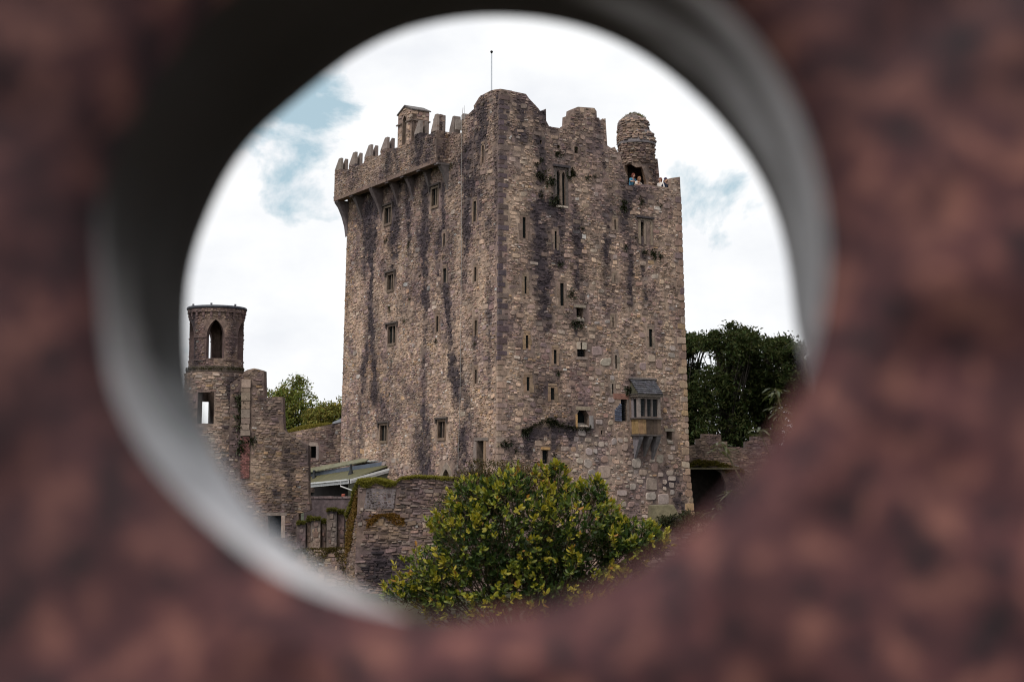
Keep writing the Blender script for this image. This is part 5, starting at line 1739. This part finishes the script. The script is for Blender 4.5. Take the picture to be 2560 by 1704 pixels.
# ragged left end, a rough slope overgrown with rusty moss
mE = lambda u, z, n=0.0: Vector((-7.74 - u * .42 * (1 + .0 * z), 72 + u * 1.0, z)) + Vector((-.92, -.38, 0)) * n
eo = [(0, -4.5), (1.9, -4.5), (1.9, 1.2), (1.0, 1.9), (.5, 2.6), (0, 2.82)]
slab(mE, eo, [], .5, wall_colour([], [(.8, .5, 1, 2.5, 'o')], 85., topz=40, tone=.6, base_w=(1.5, 4, 2, 1, 1, 3, 1.5, .5)), 'wall', M_WALL, mw, .35)
masonry(mE, eo, [], wall_colour([], [(.8, .5, 1, 2.5, 'o')], 85., topz=40, tone=.6, base_w=(1.5, 4, 2, 1, 1, 3, 1.5, .5)), mw, hm=(.1, .2), wm=(.15, .4), seed=85)
def moss_band(mp, pts, thick, depth, n, col, parent, seed, ln=(.05, .14)):
    r = random.Random(seed)
    m = MB()
    xs = [p[0] for p in pts]
    zs = [p[1] for p in pts]
    for k in range(n):
        u = r.uniform(min(xs), max(xs))
        zt = np.interp(u, xs, zs)
        t = r.random() ** 1.6
        w = thick * (.6 + .9 * noise.noise((u * 1.3, seed, 0)))
        p = mp(u, zt + .08 - t * max(.05, w), r.uniform(-depth, .05) if t < .3 else r.uniform(.0, .09))
        d = Vector((r.gauss(0, .5), r.gauss(-.35, .4), r.uniform(.0, .9) - t * .5)).normalized() * r.uniform(*ln)
        s_ = d.cross(Vector((r.gauss(0, 1), r.gauss(0, 1), r.gauss(0, 1)))).normalized() * ln[1] * .2
        c = jit(mixc(col, (.22, .18, .035), r.random() * .5), r, .3)
        m.add([p - s_, p + s_, p + d], [(0, 1, 2)], c)
    o = m.build('moss', M_MOSS, parent)
    o['kind'] = 'stuff'
    return o
tops = sorted([p for p in D['mossy'] if p[1] > 0])
moss_band(mM, [(-7.8, 2.85), (-7.05, 2.92), (-6.45, 2.85), (-5.86, 2.68)], .40, 1.4, 8000, (.20, .19, .035), mw, 3)
moss_band(mM, [(-5.9, 2.68), (-5.6, 2.95), (-4.84, 3.04), (-3.02, 2.94), (-1.6, 2.9)], .13, 1.4, 6000, (.20, .185, .04), mw, 4)
moss_band(mM, [(-7.3, 1.0), (-6.6, 1.1), (-5.9, 1.15), (-5.4, .9)], .55, .05, 3400, (.21, .095, .03), mw, 5)
moss_band(mE, [(0.1, 2.3), (.6, 1.9), (1.0, 1.2), (1.8, .6)], 2.8, .05, 5000, (.17, .09, .035), mw, 6)
moss_band(mE, [(0.05, 2.7), (.5, 2.4), (1.0, 1.7), (1.8, 1.1)], .4, .05, 2500, (.10, .10, .022), mw, 7, (.08, .2))

# broken wall stubs below the terrace
for i, st in enumerate(D['stubs']):
    (x0, z0), (x1, _), (_, zb), _ = st[0], st[1], st[2], st[3]
    zb -= .9
    pale_ = i % 2 == 0
    o = thing('wall_stub', ((x0 + x1) / 2, 77, zb), ['leftmost weathered grey upright wall fragment, mossy on top, below the shed', 'narrow dark mossy upright fragment right of the leftmost grey stub', 'second grey upright wall fragment below the shed, moss on its head', 'dark mossy gap fragment left of the tallest grey stub',
              'tallest pale grey upright wall fragment beside the mossy wall', 'dark green mossy fragment right of the tallest grey stub'][i], 'wall fragment', 'broken wall stubs below the shed')
    mm_ = front_map(77 + (.0 if pale_ else .25))
    cst = wall_colour([(x0, z0, x1, z0 - .2, .2, .5)], [], 90. + i, topz=40, tone=.62, base_w=(.5, 1, 1.5, 1.5, 1, 0, .5, 6) if pale_ else (.5, 3, 2, 0, 3, .8, 1, .5))
    poly = [(x0, zb), (x1, zb), (x1, z0 - .06), ((x0 + x1) / 2, z0), (x0, z0 - .1)]
    slab(mm_, poly, [], .6, cst, 'wall', M_WALL, o, .2)
    masonry(mm_, poly, [], cst, o, hm=(.16, .34), wm=(.14, .3), seed=90 + i, clip=.02, warp=.03)
    moss_band(mm_, [(x0, z0 - .05), (x1, z0 - .05)], .3, .5, 500, (.07, .075, .02), o, 20 + i)
sl = thing('rubble_slope', (-10.6, 76.5, -3), 'rusty overgrown rubble slope under the broken wall stubs', 'rubble bank')
mSl = plane_map((0, 76.2, 0), (1, 0, 0), Vector((0, -1, .0)), .35, -1.0)
so_ = [(-12.4, -4), (-7.6, -4), (-7.6, -.6), (-9, -.75), (-10.6, -.7), (-11.6, -.9), (-12.4, -1.4)]
csl = wall_colour([], [], 95., topz=40, tone=.7, base_w=(1, 3.5, 2.5, .8, 1.5, 2, 2, .5))
slab(mSl, so_, [], .8, csl, 'bank', M_WALL, sl, .35)
masonry(mSl, so_, [], csl, sl, hm=(.1, .25), wm=(.15, .5), seed=95, nbig=20)
moss_band(mSl, [(-12.3, -1.0), (-11, -.8), (-9, -.75), (-7.6, -.7)], 1.2, .05, 4000, (.07, .05, .025), sl, 30)

# ------------------------------------------------------------------ crenellated arch bridge on the right
br_ = thing('bridge_wall', (14, 100, -1), 'stepped crenellated stone wall with a dark arch and mossy ledge right of the keep', 'arched wall')
mG = front_map(100.0)
colG = wall_colour([(13, 5.3, 13.2, 4, .5, .6), (15.5, 3.3, 15.5, 1.5, .7, .6)], [], 101., topz=40, base_w=(1, 3, 4, .6, 2.6, .2, 2, .6), tone=0.62)
go, ga = D['bridge'][::-1], D['bridge_arch']
ga = [(11.72, -.5)] + ga[1:8] + [(15.1, -.5)]
go = [(11.6, go[-1][1])] + [p for p in go if p[0] > 11.8] + [(11.6, 5.2)] if False else go
slab(mG, go, [ga], .7, colG, 'wall', M_WALL, br_, .35, reveal=(.1, .08, .08))
masonry(mG, go, [ga], colG, br_, hm=(.1, .19), wm=(.18, .46), seed=101, nbig=60)
m = MB()
m.add([(10.5, 104, -1), (16.5, 104, -1), (16.5, 104, 4.6), (10.5, 104, 4.6), (10.5, 100.75, 4.6), (16.5, 100.75, 4.6), (16.5, 100.75, -1)], [(0, 1, 2, 3), (3, 2, 5, 4), (1, 6, 5, 2)], (.06, .05, .045))
m.build('vault', M_WALL, br_)
m = MB()
m.box(mG, 12.0, 15.9, 3.62, 3.75, 0.03, .3, (.13, .11, .07))
m.build('ledge', M_WALL, br_)
moss_band(mG, [(12.2, 3.95), (13, 4.2), (14.4, 4.05), (15.2, 3.8), (16.2, 3.5)], .5, .25, 4500, (.10, .085, .02), br_, 40, (.08, .22))

# ------------------------------------------------------------------ stone ledges at the keep's foot
lg = D['ledge']
for i, (poly, lab) in enumerate((([lg[0], lg[1], lg[2], (lg[3][0], lg[3][1] + .25), (lg[4][0] - .2, lg[4][1] + .25)], 'flat mossy capstone slab at the foot of the keep, right of the bush'), ([(5.25, 1.5), (6.1, 1.0), (6.15, .5), (5.2, .5)], 'small tan boulder at the foot of the keep behind the bush'))):
    m = MB()
    mk = front_map(74.5)
    m.prism(mk, [(p[0], p[1]) for p in poly[::-1]], -1.6, 0, (.17, .145, .09) if i == 0 else (.28, .19, .12))
    o = m.build('stone_ledge', M_WALL)
    tag(o, lab, 'stone')
bk = thing('revetment_wall', (8, 75, -1), 'dark rough retaining wall under the capstone at the foot of the keep', 'retaining wall')
mk2 = front_map(75.0)
cb = wall_colour([], [], 111., topz=40, base_w=(.6, 2, 2.5, .5, 3, .2, 1, .5))
ko = [(3.5, -4), (13, -4), (13, .6), (10.5, .75), (7.2, .45), (5.0, 1.2), (3.5, 1.2)]
slab(mk2, ko, [], .7, cb, 'wall', M_WALL, bk, .4)
masonry(mk2, ko, [], cb, bk, hm=(.12, .25), wm=(.2, .6), seed=111, nbig=20)


# ------------------------------------------------------------------ trees
def quads_mesh(name, P, Dv, Sv, C, mat):
    """many small pointed leaf faces at once: centre P, half length vector Dv, half width vector Sv"""
    n = len(P)
    V = np.stack([P - Dv, P + Sv, P + Dv, P - Sv], 1).reshape(-1, 3).astype(np.float32)
    me = bpy.data.meshes.new(name)
    me.vertices.add(4 * n)
    me.vertices.foreach_set('co', V.ravel())
    me.loops.add(4 * n)
    me.loops.foreach_set('vertex_index', np.arange(4 * n, dtype=np.int32))
    me.polygons.add(n)
    me.polygons.foreach_set('loop_start', np.arange(0, 4 * n, 4, dtype=np.int32))
    me.update(calc_edges=True)
    a = me.attributes.new('Col', 'FLOAT_COLOR', 'POINT')
    CC = np.ones((n, 4, 4), np.float32)
    CC[:, :, :3] = C[:, None, :]
    a.data.foreach_set('color', CC.ravel())
    me.materials.append(mat)
    return me


def tree(x, y, zb, blobs, label, n, col, leaf, seed, group, clump=.5, drop=.15, cat='tree', spread=.5):
    rg = np.random.default_rng(seed)
    r = random.Random(seed)
    t = thing('tree', (x, y, zb), label, cat, group)
    m = MB()
    top = max(b[2] + b[5] * .5 for b in blobs)
    h = top - zb
    m.tube([(x, y, zb), (x + .1, y, zb + h * .35), (x - .1, y, zb + h * .65), (x, y, zb + h * .95)], [h * .035, h * .027, h * .016, .03], (.05, .042, .035), 8)
    m.build('trunk', M_BARK, t)
    m = MB()
    cents = []
    for bx, by, bz, rx, ry, rz in blobs:
        k = max(6, int(14 * (rx * rz) / (clump * clump) * .5))
        for _ in range(k):
            d = Vector((r.gauss(0, 1), r.gauss(0, 1), r.gauss(0, 1))).normalized()
            f = r.uniform(.6, 1.05) if r.random() < .75 else r.uniform(.2, .6)
            cents.append((bx + d.x * rx * f, by + d.y * ry * f, bz + d.z * rz * f))
        for _ in range(5):
            q = r.choice(cents[-k:])
            s_ = (x, y, zb + h * r.uniform(.25, .6))
            mid_ = [(a + b_) / 2 + r.uniform(-.3, .3) for a, b_ in zip(s_, q)]
            m.tube([s_, mid_, q], [.09, .055, .015], (.05, .042, .035), 5, caps=False)
    m.build('limbs', M_BARK, t)
    cents = np.array(cents)
    ci = rg.integers(0, len(cents), n)
    cs_ = clump * (0.6 + .8 * rg.random(len(cents)))
    P = cents[ci] + rg.normal(0, 1, (n, 3)) * (cs_[ci] * spread)[:, None] * np.array([1, 1, .55])
    Dv = rg.normal(0, 1, (n, 3))
    Dv[:, 2] -= drop
    Dv /= np.linalg.norm(Dv, axis=1, keepdims=True)
    Sv = np.cross(Dv, rg.normal(0, 1, (n, 3)))
    Sv /= np.linalg.norm(Sv, axis=1, keepdims=True)
    ln = leaf * rg.uniform(.6, 1.3, (n, 1))
    base = np.array(col)
    cc = base * (0.65 + .7 * rg.random((len(cents), 1)))[ci] * rg.uniform(.7, 1.35, (n, 1))
    cc[:, 0] *= rg.uniform(.8, 1.35, n)
    link('crown', quads_mesh('crown', P, Dv * ln, Sv * ln * .36, cc, M_NEEDLE), t)
    return t


tr = D['tree_r'][0]
TX = [p[0] for p in tr]
TZ = [p[1] for p in tr]
prof = lambda x: float(np.interp(x, TX, TZ))
TL = ['dark evergreen tree half hidden behind the right edge of the keep', 'broad dark evergreen tree right of the keep, tallest of the group', 'dark evergreen tree second from the keep behind the crenellated wall', 'dark evergreen tree farthest right beside the rim of the stone hole']
for i, (x, w, y) in enumerate(((14.6, 2.0, 121), (18.0, 2.5, 118), (20.9, 2.2, 120), (24.0, 2.3, 117))):
    bl_ = []
    zt = prof(x * 118 / y) - .35
    r = random.Random(300 + i)
    for k in range(11):
        bx = x + r.uniform(-w, w) * .8
        bz = prof(bx * 118 / y) - r.uniform(.4, 1.2) if k < 6 else r.uniform(4, 10.5)
        bl_.append((bx, y + r.uniform(-1.5, 1.5), bz, r.uniform(.9, 1.5), 1.4, r.uniform(.7, 1.1) if k < 6 else r.uniform(1.4, 2.2)))
    for k in range(9):
        bx = x + r.uniform(-w, w)
        bl_.append((bx, y, prof(bx * 118 / y) - r.uniform(.0, .4), .3, .3, r.uniform(.4, .7)))
    for k in range(7):
        bx = x + r.uniform(-w, w) * .85
        bl_.append((bx, y + r.uniform(-1.5, 1.5), r.uniform(9.5, max(10.2, prof(bx * 118 / y) - 1.6)), r.uniform(1.0, 1.7), 1.5, r.uniform(1.0, 1.7)))
    bl_ += [(x, y, 6, w, 2, 3.5), (x, y, 2.5, w * 1.1, 2, 2.5), (x, y, 9.5, w * .9, 1.8, 3)]
    tree(x, y, 1.0, bl_, TL[i], 28000, (.036, .050, .016), .17, 310 + i, 'dark evergreens right of the keep', clump=.55)
# taller sprigs along the evergreen skyline are part of their crowns; bright trees left of the keep
for i, (x, y, bl_, lab) in enumerate((
        (-20.2, 131, [(-20.2, 131, 10.6, 1.5, 1.6, 1.5), (-21.6, 131, 9.8, 1.7, 1.6, 1.5), (-18.8, 130, 9.2, 1.6, 1.6, 1.6), (-20.0, 130, 7.4, 3.2, 1.8, 2.2), (-22.6, 131, 8.5, 1.5, 1.6, 2.4), (-19.6, 131, 11.8, .8, .8, .7)], 'sunlit green leafy tree behind the low curtain wall, nearer the ruin'),
        (-16.8, 128, [(-16.4, 128, 8.6, 1.5, 1.5, 1.5), (-17.8, 128, 8.0, 1.3, 1.5, 1.6), (-15.3, 128, 8.8, 1.3, 1.4, 1.3), (-16.4, 127, 6.2, 2.6, 1.8, 2.0)], 'yellow green leafy tree close against the left edge of the keep'))):
    tree(x, y, 1.0, bl_, lab, 17000, (.125, .145, .035) if i == 0 else (.15, .15, .038), .15, 330 + i, 'leafy trees left of the keep', clump=.6, drop=0)

rg = np.random.default_rng(990)  # unseen trees added outside the view to darken reflections in the hole lining
n = 40000
cx0 = rg.uniform(30, 95, n // 200)
cy0 = 60 + rg.uniform(0, 70, n // 200)
cz0 = 1 + 22 * rg.random(n // 200) ** .8
ii = rg.integers(0, n // 200, n)
P = np.stack([cx0[ii], cy0[ii], cz0[ii]], 1) + rg.normal(0, 1.5, (n, 3))
Dv = rg.normal(0, 1, (n, 3))
Dv /= np.linalg.norm(Dv, axis=1, keepdims=True)
Sv = np.cross(Dv, rg.normal(0, 1, (n, 3)))
Sv /= np.linalg.norm(Sv, axis=1, keepdims=True)
wd_ = link('added_woodland', quads_mesh('added_woodland', P, Dv * .8, Sv * .35, np.array([[.022, .03, .013]]) * rg.uniform(.7, 1.3, (n, 1)), M_NEEDLE))
tag(wd_, 'unseen dark wood added to the right beyond the evergreens', None, kind='stuff')

# ------------------------------------------------------------------ shrubs at the foot of the keep
def shrub(x, y, z, rx, rz, label, n, col, leaf, seed):
    tree(x, y, z - rz, [(x, y, z, rx, rx * .8, rz), (x - rx * .4, y, z - rz * .3, rx * .6, rx * .5, rz * .7), (x + rx * .4, y, z - rz * .2, rx * .6, rx * .5, rz * .7)], label, n, col, leaf, seed, 'scrub at the foot of the keep', clump=.35, drop=-.8, cat='shrub')
shrub(-1.2, 66, 3.0, 1.5, 1.0, 'thin dark twiggy shrub behind the top of the big bush, below the left doorway', 5200, (.07, .058, .028), .07, 401)
shrub(.6, 66, 3.0, 1.3, .8, 'sparse brown shrub behind the crest of the big bush', 3500, (.08, .06, .03), .07, 402)
shrub(-2.7, 64, 1.2, .8, 1.3, 'dark wispy shrub on the mossy wall left of the big bush', 4200, (.045, .045, .022), .06, 403)
shrub(-3.2, 60, -1.3, .7, 1.4, 'dark shrub low against the wall left of the big bush', 3200, (.05, .05, .022), .06, 404)
shrub(8.9, 74.2, .9, 1.3, .35, 'dark grassy scrub on the ledge at the right foot of the keep', 2500, (.03, .034, .015), .09, 405)
shrub(10.6, 72, -.2, 1.6, .8, 'dark scrub under the right corner of the keep', 3500, (.03, .033, .016), .1, 406)

# ------------------------------------------------------------------ the big bush in front
bush = thing('broadleaf_bush', (0.3, 25, -.5), 'large glossy green and yellow leaved bush in front of the castle', 'bush')
def leaf_shape(ln, w, fold, curl):
    """one leaf along +Y, folded on its midrib"""
    ys = [0, .28, .62, .88, 1.0]
    ws = [.08, .8, 1.0, .55, .0]
    vs = []
    for t, q in zip(ys, ws):
        z = -curl * ln * t * t
        vs += [(-w * q, ln * t, z + fold * w * q), (0, ln * t, z), (w * q, ln * t, z + fold * w * q)]
    fs = []
    for i in range(4):
        a = i * 3
        fs += [(a, a + 1, a + 4, a + 3), (a + 1, a + 2, a + 5, a + 4)]
    return np.array(vs), fs


rg = np.random.default_rng(5)
rb = random.Random(55)
LV, LF = leaf_shape(1.0, .23, .45, .25)
BL = D['bush']
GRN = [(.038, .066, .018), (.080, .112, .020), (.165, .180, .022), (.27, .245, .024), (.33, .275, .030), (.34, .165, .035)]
leaf_me = {}
for ci, c in enumerate(GRN):
    m = MB()
    m.add([Vector(v) for v in LV], LF, jit(c, rb, .1))
    leaf_me[ci] = m.mesh('leaf', M_LEAF, True)
sprigs = []
for bi, (bx, by, bz, rx, rz) in enumerate(BL):
    nS = int(640 * rx * rz * (1.0 if bi < 10 else 1.2)) + 20
    for _ in range(nS):
        while True:
            d = Vector((rb.gauss(0, 1), rb.gauss(-.25, 1), rb.gauss(.15, 1))).normalized()
            if d.z > -.75:
                break
        f = rb.uniform(.82, 1.04) if rb.random() < .7 else rb.uniform(.45, .85)
        ry = min(rx, 1.0)
        p = Vector((bx + d.x * rx * f, by + d.y * ry * f, bz + d.z * rz * f))
        if p.z < -.4:
            continue
        # how deep inside the whole bush is this shoot?
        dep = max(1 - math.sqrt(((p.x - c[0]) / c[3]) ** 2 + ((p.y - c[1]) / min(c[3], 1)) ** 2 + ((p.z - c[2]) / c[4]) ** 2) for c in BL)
        if noise.noise(p * 1.9) + .5 * noise.noise(p * 4.3) < -.24 and dep < .3:
            continue
        if dep > .34 and rb.random() < .45:
            continue
        sprigs.append((p, d, dep))
for _ in range(170):                       # long young shoots standing out of the crown
    p, d, dep = rb.choice(sprigs)
    if dep > .08 or p.z < .3:
        continue
    ax = (d * .6 + UP * .9 + Vector((rb.gauss(0, .2), rb.gauss(0, .2), 0))).normalized()
    L_ = rb.uniform(.1, .3)
    for q in range(int(L_ / .075)):
        sprigs.append((p + ax * (.07 * (q + 1)), (d * .5 + ax).normalized(), -.15))
allm, stems = MB(), MB()
singles = []
sprigs.sort(key=lambda s: s[0].y + s[2] * 2)
for si, (p, d, dep) in enumerate(sprigs):
    ax = (d * .8 + UP * .55 + Vector((rb.gauss(0, .25), rb.gauss(0, .25), rb.gauss(0, .2)))).normalized()
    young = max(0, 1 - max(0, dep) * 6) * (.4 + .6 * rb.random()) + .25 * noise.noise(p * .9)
    q = ax.to_track_quat('Y', 'Z')
    nl = rb.randint(5, 9)
    sz_ = rb.uniform(.65, 1.35)
    sl_ = rb.uniform(.08, .2)
    stems.tube([p - ax * sl_ * 1.8, p], [.006, .004], (.09, .06, .03), 4, caps=False)
    for k in range(nl):
        az = k * 2.4 + rb.uniform(-.3, .3)
        tl = math.radians(rb.uniform(15, 95)) if k else .2
        rot = q.to_matrix() @ Matrix.Rotation(az, 3, 'Y') @ Matrix.Rotation(tl, 3, 'X')
        ln = rb.uniform(.06, .11) * sz_
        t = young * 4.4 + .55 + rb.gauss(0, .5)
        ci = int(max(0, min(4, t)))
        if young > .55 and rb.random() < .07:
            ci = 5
        base = p - ax * rb.uniform(0, sl_) * (k / nl)
        if len(singles) < 300 and si % 2 == 0 and dep < .25 and k < 3:
            o = link('leaf', leaf_me[ci], bush)
            o.matrix_world = Matrix.Translation(base) @ rot.to_4x4() @ Matrix.Diagonal((ln, ln, ln, 1))
            o.matrix_parent_inverse = Matrix.Identity(4)
            o.matrix_basis = Matrix.Translation(-Vector(bush.location)) @ Matrix.Translation(base) @ rot.to_4x4() @ Matrix.Diagonal((ln, ln, ln, 1))
            singles.append(o)
            continue
        R_ = np.array(rot) * ln
        vv = LV @ R_.T + np.array(base)
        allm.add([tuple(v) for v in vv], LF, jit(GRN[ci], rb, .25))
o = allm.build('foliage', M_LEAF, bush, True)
o['kind'] = 'stuff'
for bi, (bx, by, bz, rx, rz) in enumerate(BL):
    for k in range(5):
        e = Vector((bx + rb.uniform(-.6, .6) * rx, by + rb.uniform(-.4, .4), bz + rb.uniform(-.2, .8) * rz))
        b0 = Vector((.3 + rb.uniform(-.4, .4), 25 + rb.uniform(-.3, .3), -.5))
        stems.tube([b0, b0.lerp(e, .5) + Vector((rb.uniform(-.15, .15), 0, .1)), e], [.03, .018, .006], (.08, .06, .04), 5, caps=False)
stems.build('stem', M_BARK, bush)

# ------------------------------------------------------------------ drooping shrub at the right rim of the view
dp = thing('drooping_shrub', (5.2 * 16 / 25 + .2, 16, -.2), 'shrub with narrow drooping pale green leaves by the right rim of the stone hole', 'shrub')
LV2, LF2 = leaf_shape(1.0, .10, .3, .75)
m = MB()
m.add([Vector(v) for v in LV2], LF2, (.10, .105, .05))
lm_a = m.mesh('leaf', M_LEAF, True)
m = MB()
m.add([Vector(v) for v in LV2], LF2, (.06, .072, .032))
lm_b = m.mesh('leaf', M_LEAF, True)
st = MB()
root = Vector((3.5, 16, -.2))
for i, p in enumerate(D['droop']):
    p = Vector(p)
    st.tube([root, root.lerp(p, .5) + Vector((.25, 0, .2)), p], [.025, .015, .006], (.09, .08, .04), 6, caps=False)
    for k in range(16):
        a = rb.uniform(0, 6.28)
        out = Vector((math.cos(a), math.sin(a), rb.uniform(.1, .9))).normalized()
        rot = out.to_track_quat('Y', 'Z').to_matrix()
        ln = rb.uniform(.10, .18)
        base = p + Vector((rb.gauss(0, .02), rb.gauss(0, .02), -rb.uniform(0, .12)))
        o = link('leaf', lm_a if rb.random() < .6 else lm_b, dp)
        o.matrix_parent_inverse = Matrix.Identity(4)
        o.matrix_basis = Matrix.Translation(-Vector(dp.location)) @ Matrix.Translation(base) @ rot.to_4x4() @ Matrix.Diagonal((ln, ln, ln, 1))
st.build('stem', M_BARK, dp)

# ------------------------------------------------------------------ the holed stone in front of the lens
M_HOLED = bpy.data.materials.new('holed_stone')
M_HOLED.use_nodes = True
t = M_HOLED.node_tree
b = t.nodes['Principled BSDF']
c = N(t, 'ShaderNodeTexCoord')
na_ = N(t, 'ShaderNodeTexNoise', i_Scale=40.0, i_Detail=3.0, i_Roughness=0.55, i_Distortion=0.5)
nb_ = N(t, 'ShaderNodeTexNoise', i_Scale=14.0, i_Detail=4.0, i_Roughness=0.6)
nc_ = N(t, 'ShaderNodeTexNoise', i_Scale=3.2, i_Detail=2.0)
for n_ in (na_, nb_, nc_):
    t.links.new(c.outputs['Object'], n_.inputs['Vector'])
r1 = ramp(t, [(.34, (.012, .008, .012)), (.44, (.056, .019, .024)), (.54, (.092, .034, .036)), (.66, (.205, .092, .074))])
t.links.new(na_.outputs['Fac'], r1.inputs['Fac'])
r2 = ramp(t, [(.32, (.62, .58, .62)), (.6, (1.15, 1.1, 1.06))])
t.links.new(nb_.outputs['Fac'], r2.inputs['Fac'])
r3 = ramp(t, [(.36, (.68, .64, .68)), (.62, (1.15, 1.12, 1.1))])
t.links.new(nc_.outputs['Fac'], r3.inputs['Fac'])
vd = t.nodes.new('ShaderNodeVectorMath')
vd.operation = 'DISTANCE'
vw = N(t, 'ShaderNodeVectorMath', operation='MULTIPLY_ADD')
t.links.new(nc_.outputs['Color'], vw.inputs[0])
vw.inputs[1].default_value = (.2, .2, .2)
t.links.new(c.outputs['Object'], vw.inputs[2])
t.links.new(vw.outputs[0], vd.inputs[0])
vd.inputs[1].default_value = (.42, .87, 3.50)          # a darker patch high on the right of the stone
mr_ = N(t, 'ShaderNodeMapRange', interpolation_type='SMOOTHSTEP')
t.links.new(vd.outputs['Value'], mr_.inputs['Value'])
for nm, v_ in (('From Min', .06), ('From Max', .26), ('To Min', .72), ('To Max', 0.0)):
    mr_.inputs[nm].default_value = v_
full = mix(t, mix(t, r1.outputs['Color'], r2.outputs['Color'], 1.0, 'MULTIPLY'), r3.outputs['Color'], 1.0, 'MULTIPLY')
t.links.new(mix(t, full, (.026, .018, .023), mr_.outputs[0]), b.inputs['Base Color'])
b.inputs['Roughness'].default_value = .85
M_BORE = attr_mat('bore_surface', rough=.45, grain=(9., .15), fine=(40., .2), bump=.1, bump_scale=60., spec=.06)
t_b = M_BORE.node_tree            # gloss follows the painted tones: pale sheen polished, painted shade matt
t_b.links.new(math_n(t_b, 'MULTIPLY', [n_ for n_ in t_b.nodes if n_.bl_idname == 'ShaderNodeAttribute'][0].outputs['Fac'], .9), t_b.nodes['Principled BSDF'].inputs['Specular IOR Level'])

HT = D['hole']
K = len(HT)
hc = Vector((D['hole_c'][0], .8, D['hole_c'][1]))
NS = 120
def samp(t):
    a = t / NS * K
    i = int(a) % K
    f = a - int(a)
    p, q = HT[i], HT[(i + 1) % K]
    v = [x + (y - x) * f for x, y in zip(p, q)]
    return v
nearp, farp = [], []
for k in range(NS):
    v = [sum(samp((k + o_) % NS)[j] for o_ in (-2, -1, 0, 1, 2)) / 5 for j in range(5)]
    nearp.append(Vector((v[0], .8, v[1])))
    farp.append(Vector((v[2], v[3], v[4])))
m = MB()
FACE = []
W0, W1, H0, H1 = -2.6, 2.6, 1.0, 5.2
for k in range(NS):
    n_ = nearp[k]
    d = (n_ - hc).normalized()
    # distance along d to the slab's outline
    ts = []
    if abs(d.x) > 1e-6:
        ts.append(((W1 if d.x > 0 else W0) - hc.x) / d.x)
    if abs(d.z) > 1e-6:
        ts.append(((H1 if d.z > 0 else H0) - hc.z) / d.z)
    te = min(x for x in ts if x > 0)
    tn = (n_ - hc).length
    ring = []
    for off, y in ((0, .8), (.006, .785), (.016, .775), (.03, .77)):
        ring.append(hc + d * (tn + off) + Vector((0, y - .8, 0)))
    for j in range(1, 27):
        f = (j / 26) ** 1.7
        s_ = tn + .03 + (te - tn - .03) * f
        p = hc + d * s_
        p.y = .77 + .022 * noise.noise(p * 9) * min(1, j / 3) + .012 * noise.noise(p * 24) * min(1, j / 2) + .05 * noise.noise(p * 2.1) * min(1, j / 5)
        ring.append(p)
    FACE.append(ring)
nr_ = len(FACE[0])
vs = [p for ring in FACE for p in ring]
fs = [(k * nr_ + j, k * nr_ + j + 1, ((k + 1) % NS) * nr_ + j + 1, ((k + 1) % NS) * nr_ + j) for k in range(NS) for j in range(nr_ - 1)]
m.add(vs, fs, (1, 1, 1))
# outer sides and back
YB = 1.75
b0 = len(m.v)
bore_back = []
for k in range(NS):
    f_ = farp[k]
    d = Vector((f_.x - hc.x, 0, f_.z - hc.z)).normalized()
    e = f_ + d * .16
    e.y = YB
    bore_back.append(e)
back_out = [Vector((FACE[k][-1].x, YB, FACE[k][-1].z)) for k in range(NS)]
m.add([FACE[k][-1] for k in range(NS)] + back_out + bore_back, [(k, (k + 1) % NS, NS + (k + 1) % NS, NS + k) for k in range(NS)] + [(NS + k, NS + (k + 1) % NS, 2 * NS + (k + 1) % NS, 2 * NS + k) for k in range(NS)], (1, 1, 1))
hs_ = m.build('holed_stone', M_HOLED, None, True)
tag(hs_, 'rough red brown stone with a round hole, very close and out of focus', 'holed stone')
m = MB()
rings = []
for k in range(NS):
    n_, f_ = nearp[k], farp[k]
    ring = []
    for j in range(10):
        tt = j / 9
        p = n_.lerp(f_, tt)
        p += Vector((p.x - hc.x, 0, p.z - hc.z)).normalized() * (.012 * math.sin(tt * math.pi)) + Vector((0, 0, 0))
        p += Vector((1, 0, 1)) * .004 * noise.noise(p * 14) * math.sin(tt * math.pi)
        ring.append(p)
    ring.append(f_.lerp(bore_back[k], .35) + (f_ - n_).normalized() * .03)
    ring.append(bore_back[k])
    rings.append(ring)
q = len(rings[0])
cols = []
for k in range(NS):                          # pale sky sheen and black upper-left shade painted into the lining's colour
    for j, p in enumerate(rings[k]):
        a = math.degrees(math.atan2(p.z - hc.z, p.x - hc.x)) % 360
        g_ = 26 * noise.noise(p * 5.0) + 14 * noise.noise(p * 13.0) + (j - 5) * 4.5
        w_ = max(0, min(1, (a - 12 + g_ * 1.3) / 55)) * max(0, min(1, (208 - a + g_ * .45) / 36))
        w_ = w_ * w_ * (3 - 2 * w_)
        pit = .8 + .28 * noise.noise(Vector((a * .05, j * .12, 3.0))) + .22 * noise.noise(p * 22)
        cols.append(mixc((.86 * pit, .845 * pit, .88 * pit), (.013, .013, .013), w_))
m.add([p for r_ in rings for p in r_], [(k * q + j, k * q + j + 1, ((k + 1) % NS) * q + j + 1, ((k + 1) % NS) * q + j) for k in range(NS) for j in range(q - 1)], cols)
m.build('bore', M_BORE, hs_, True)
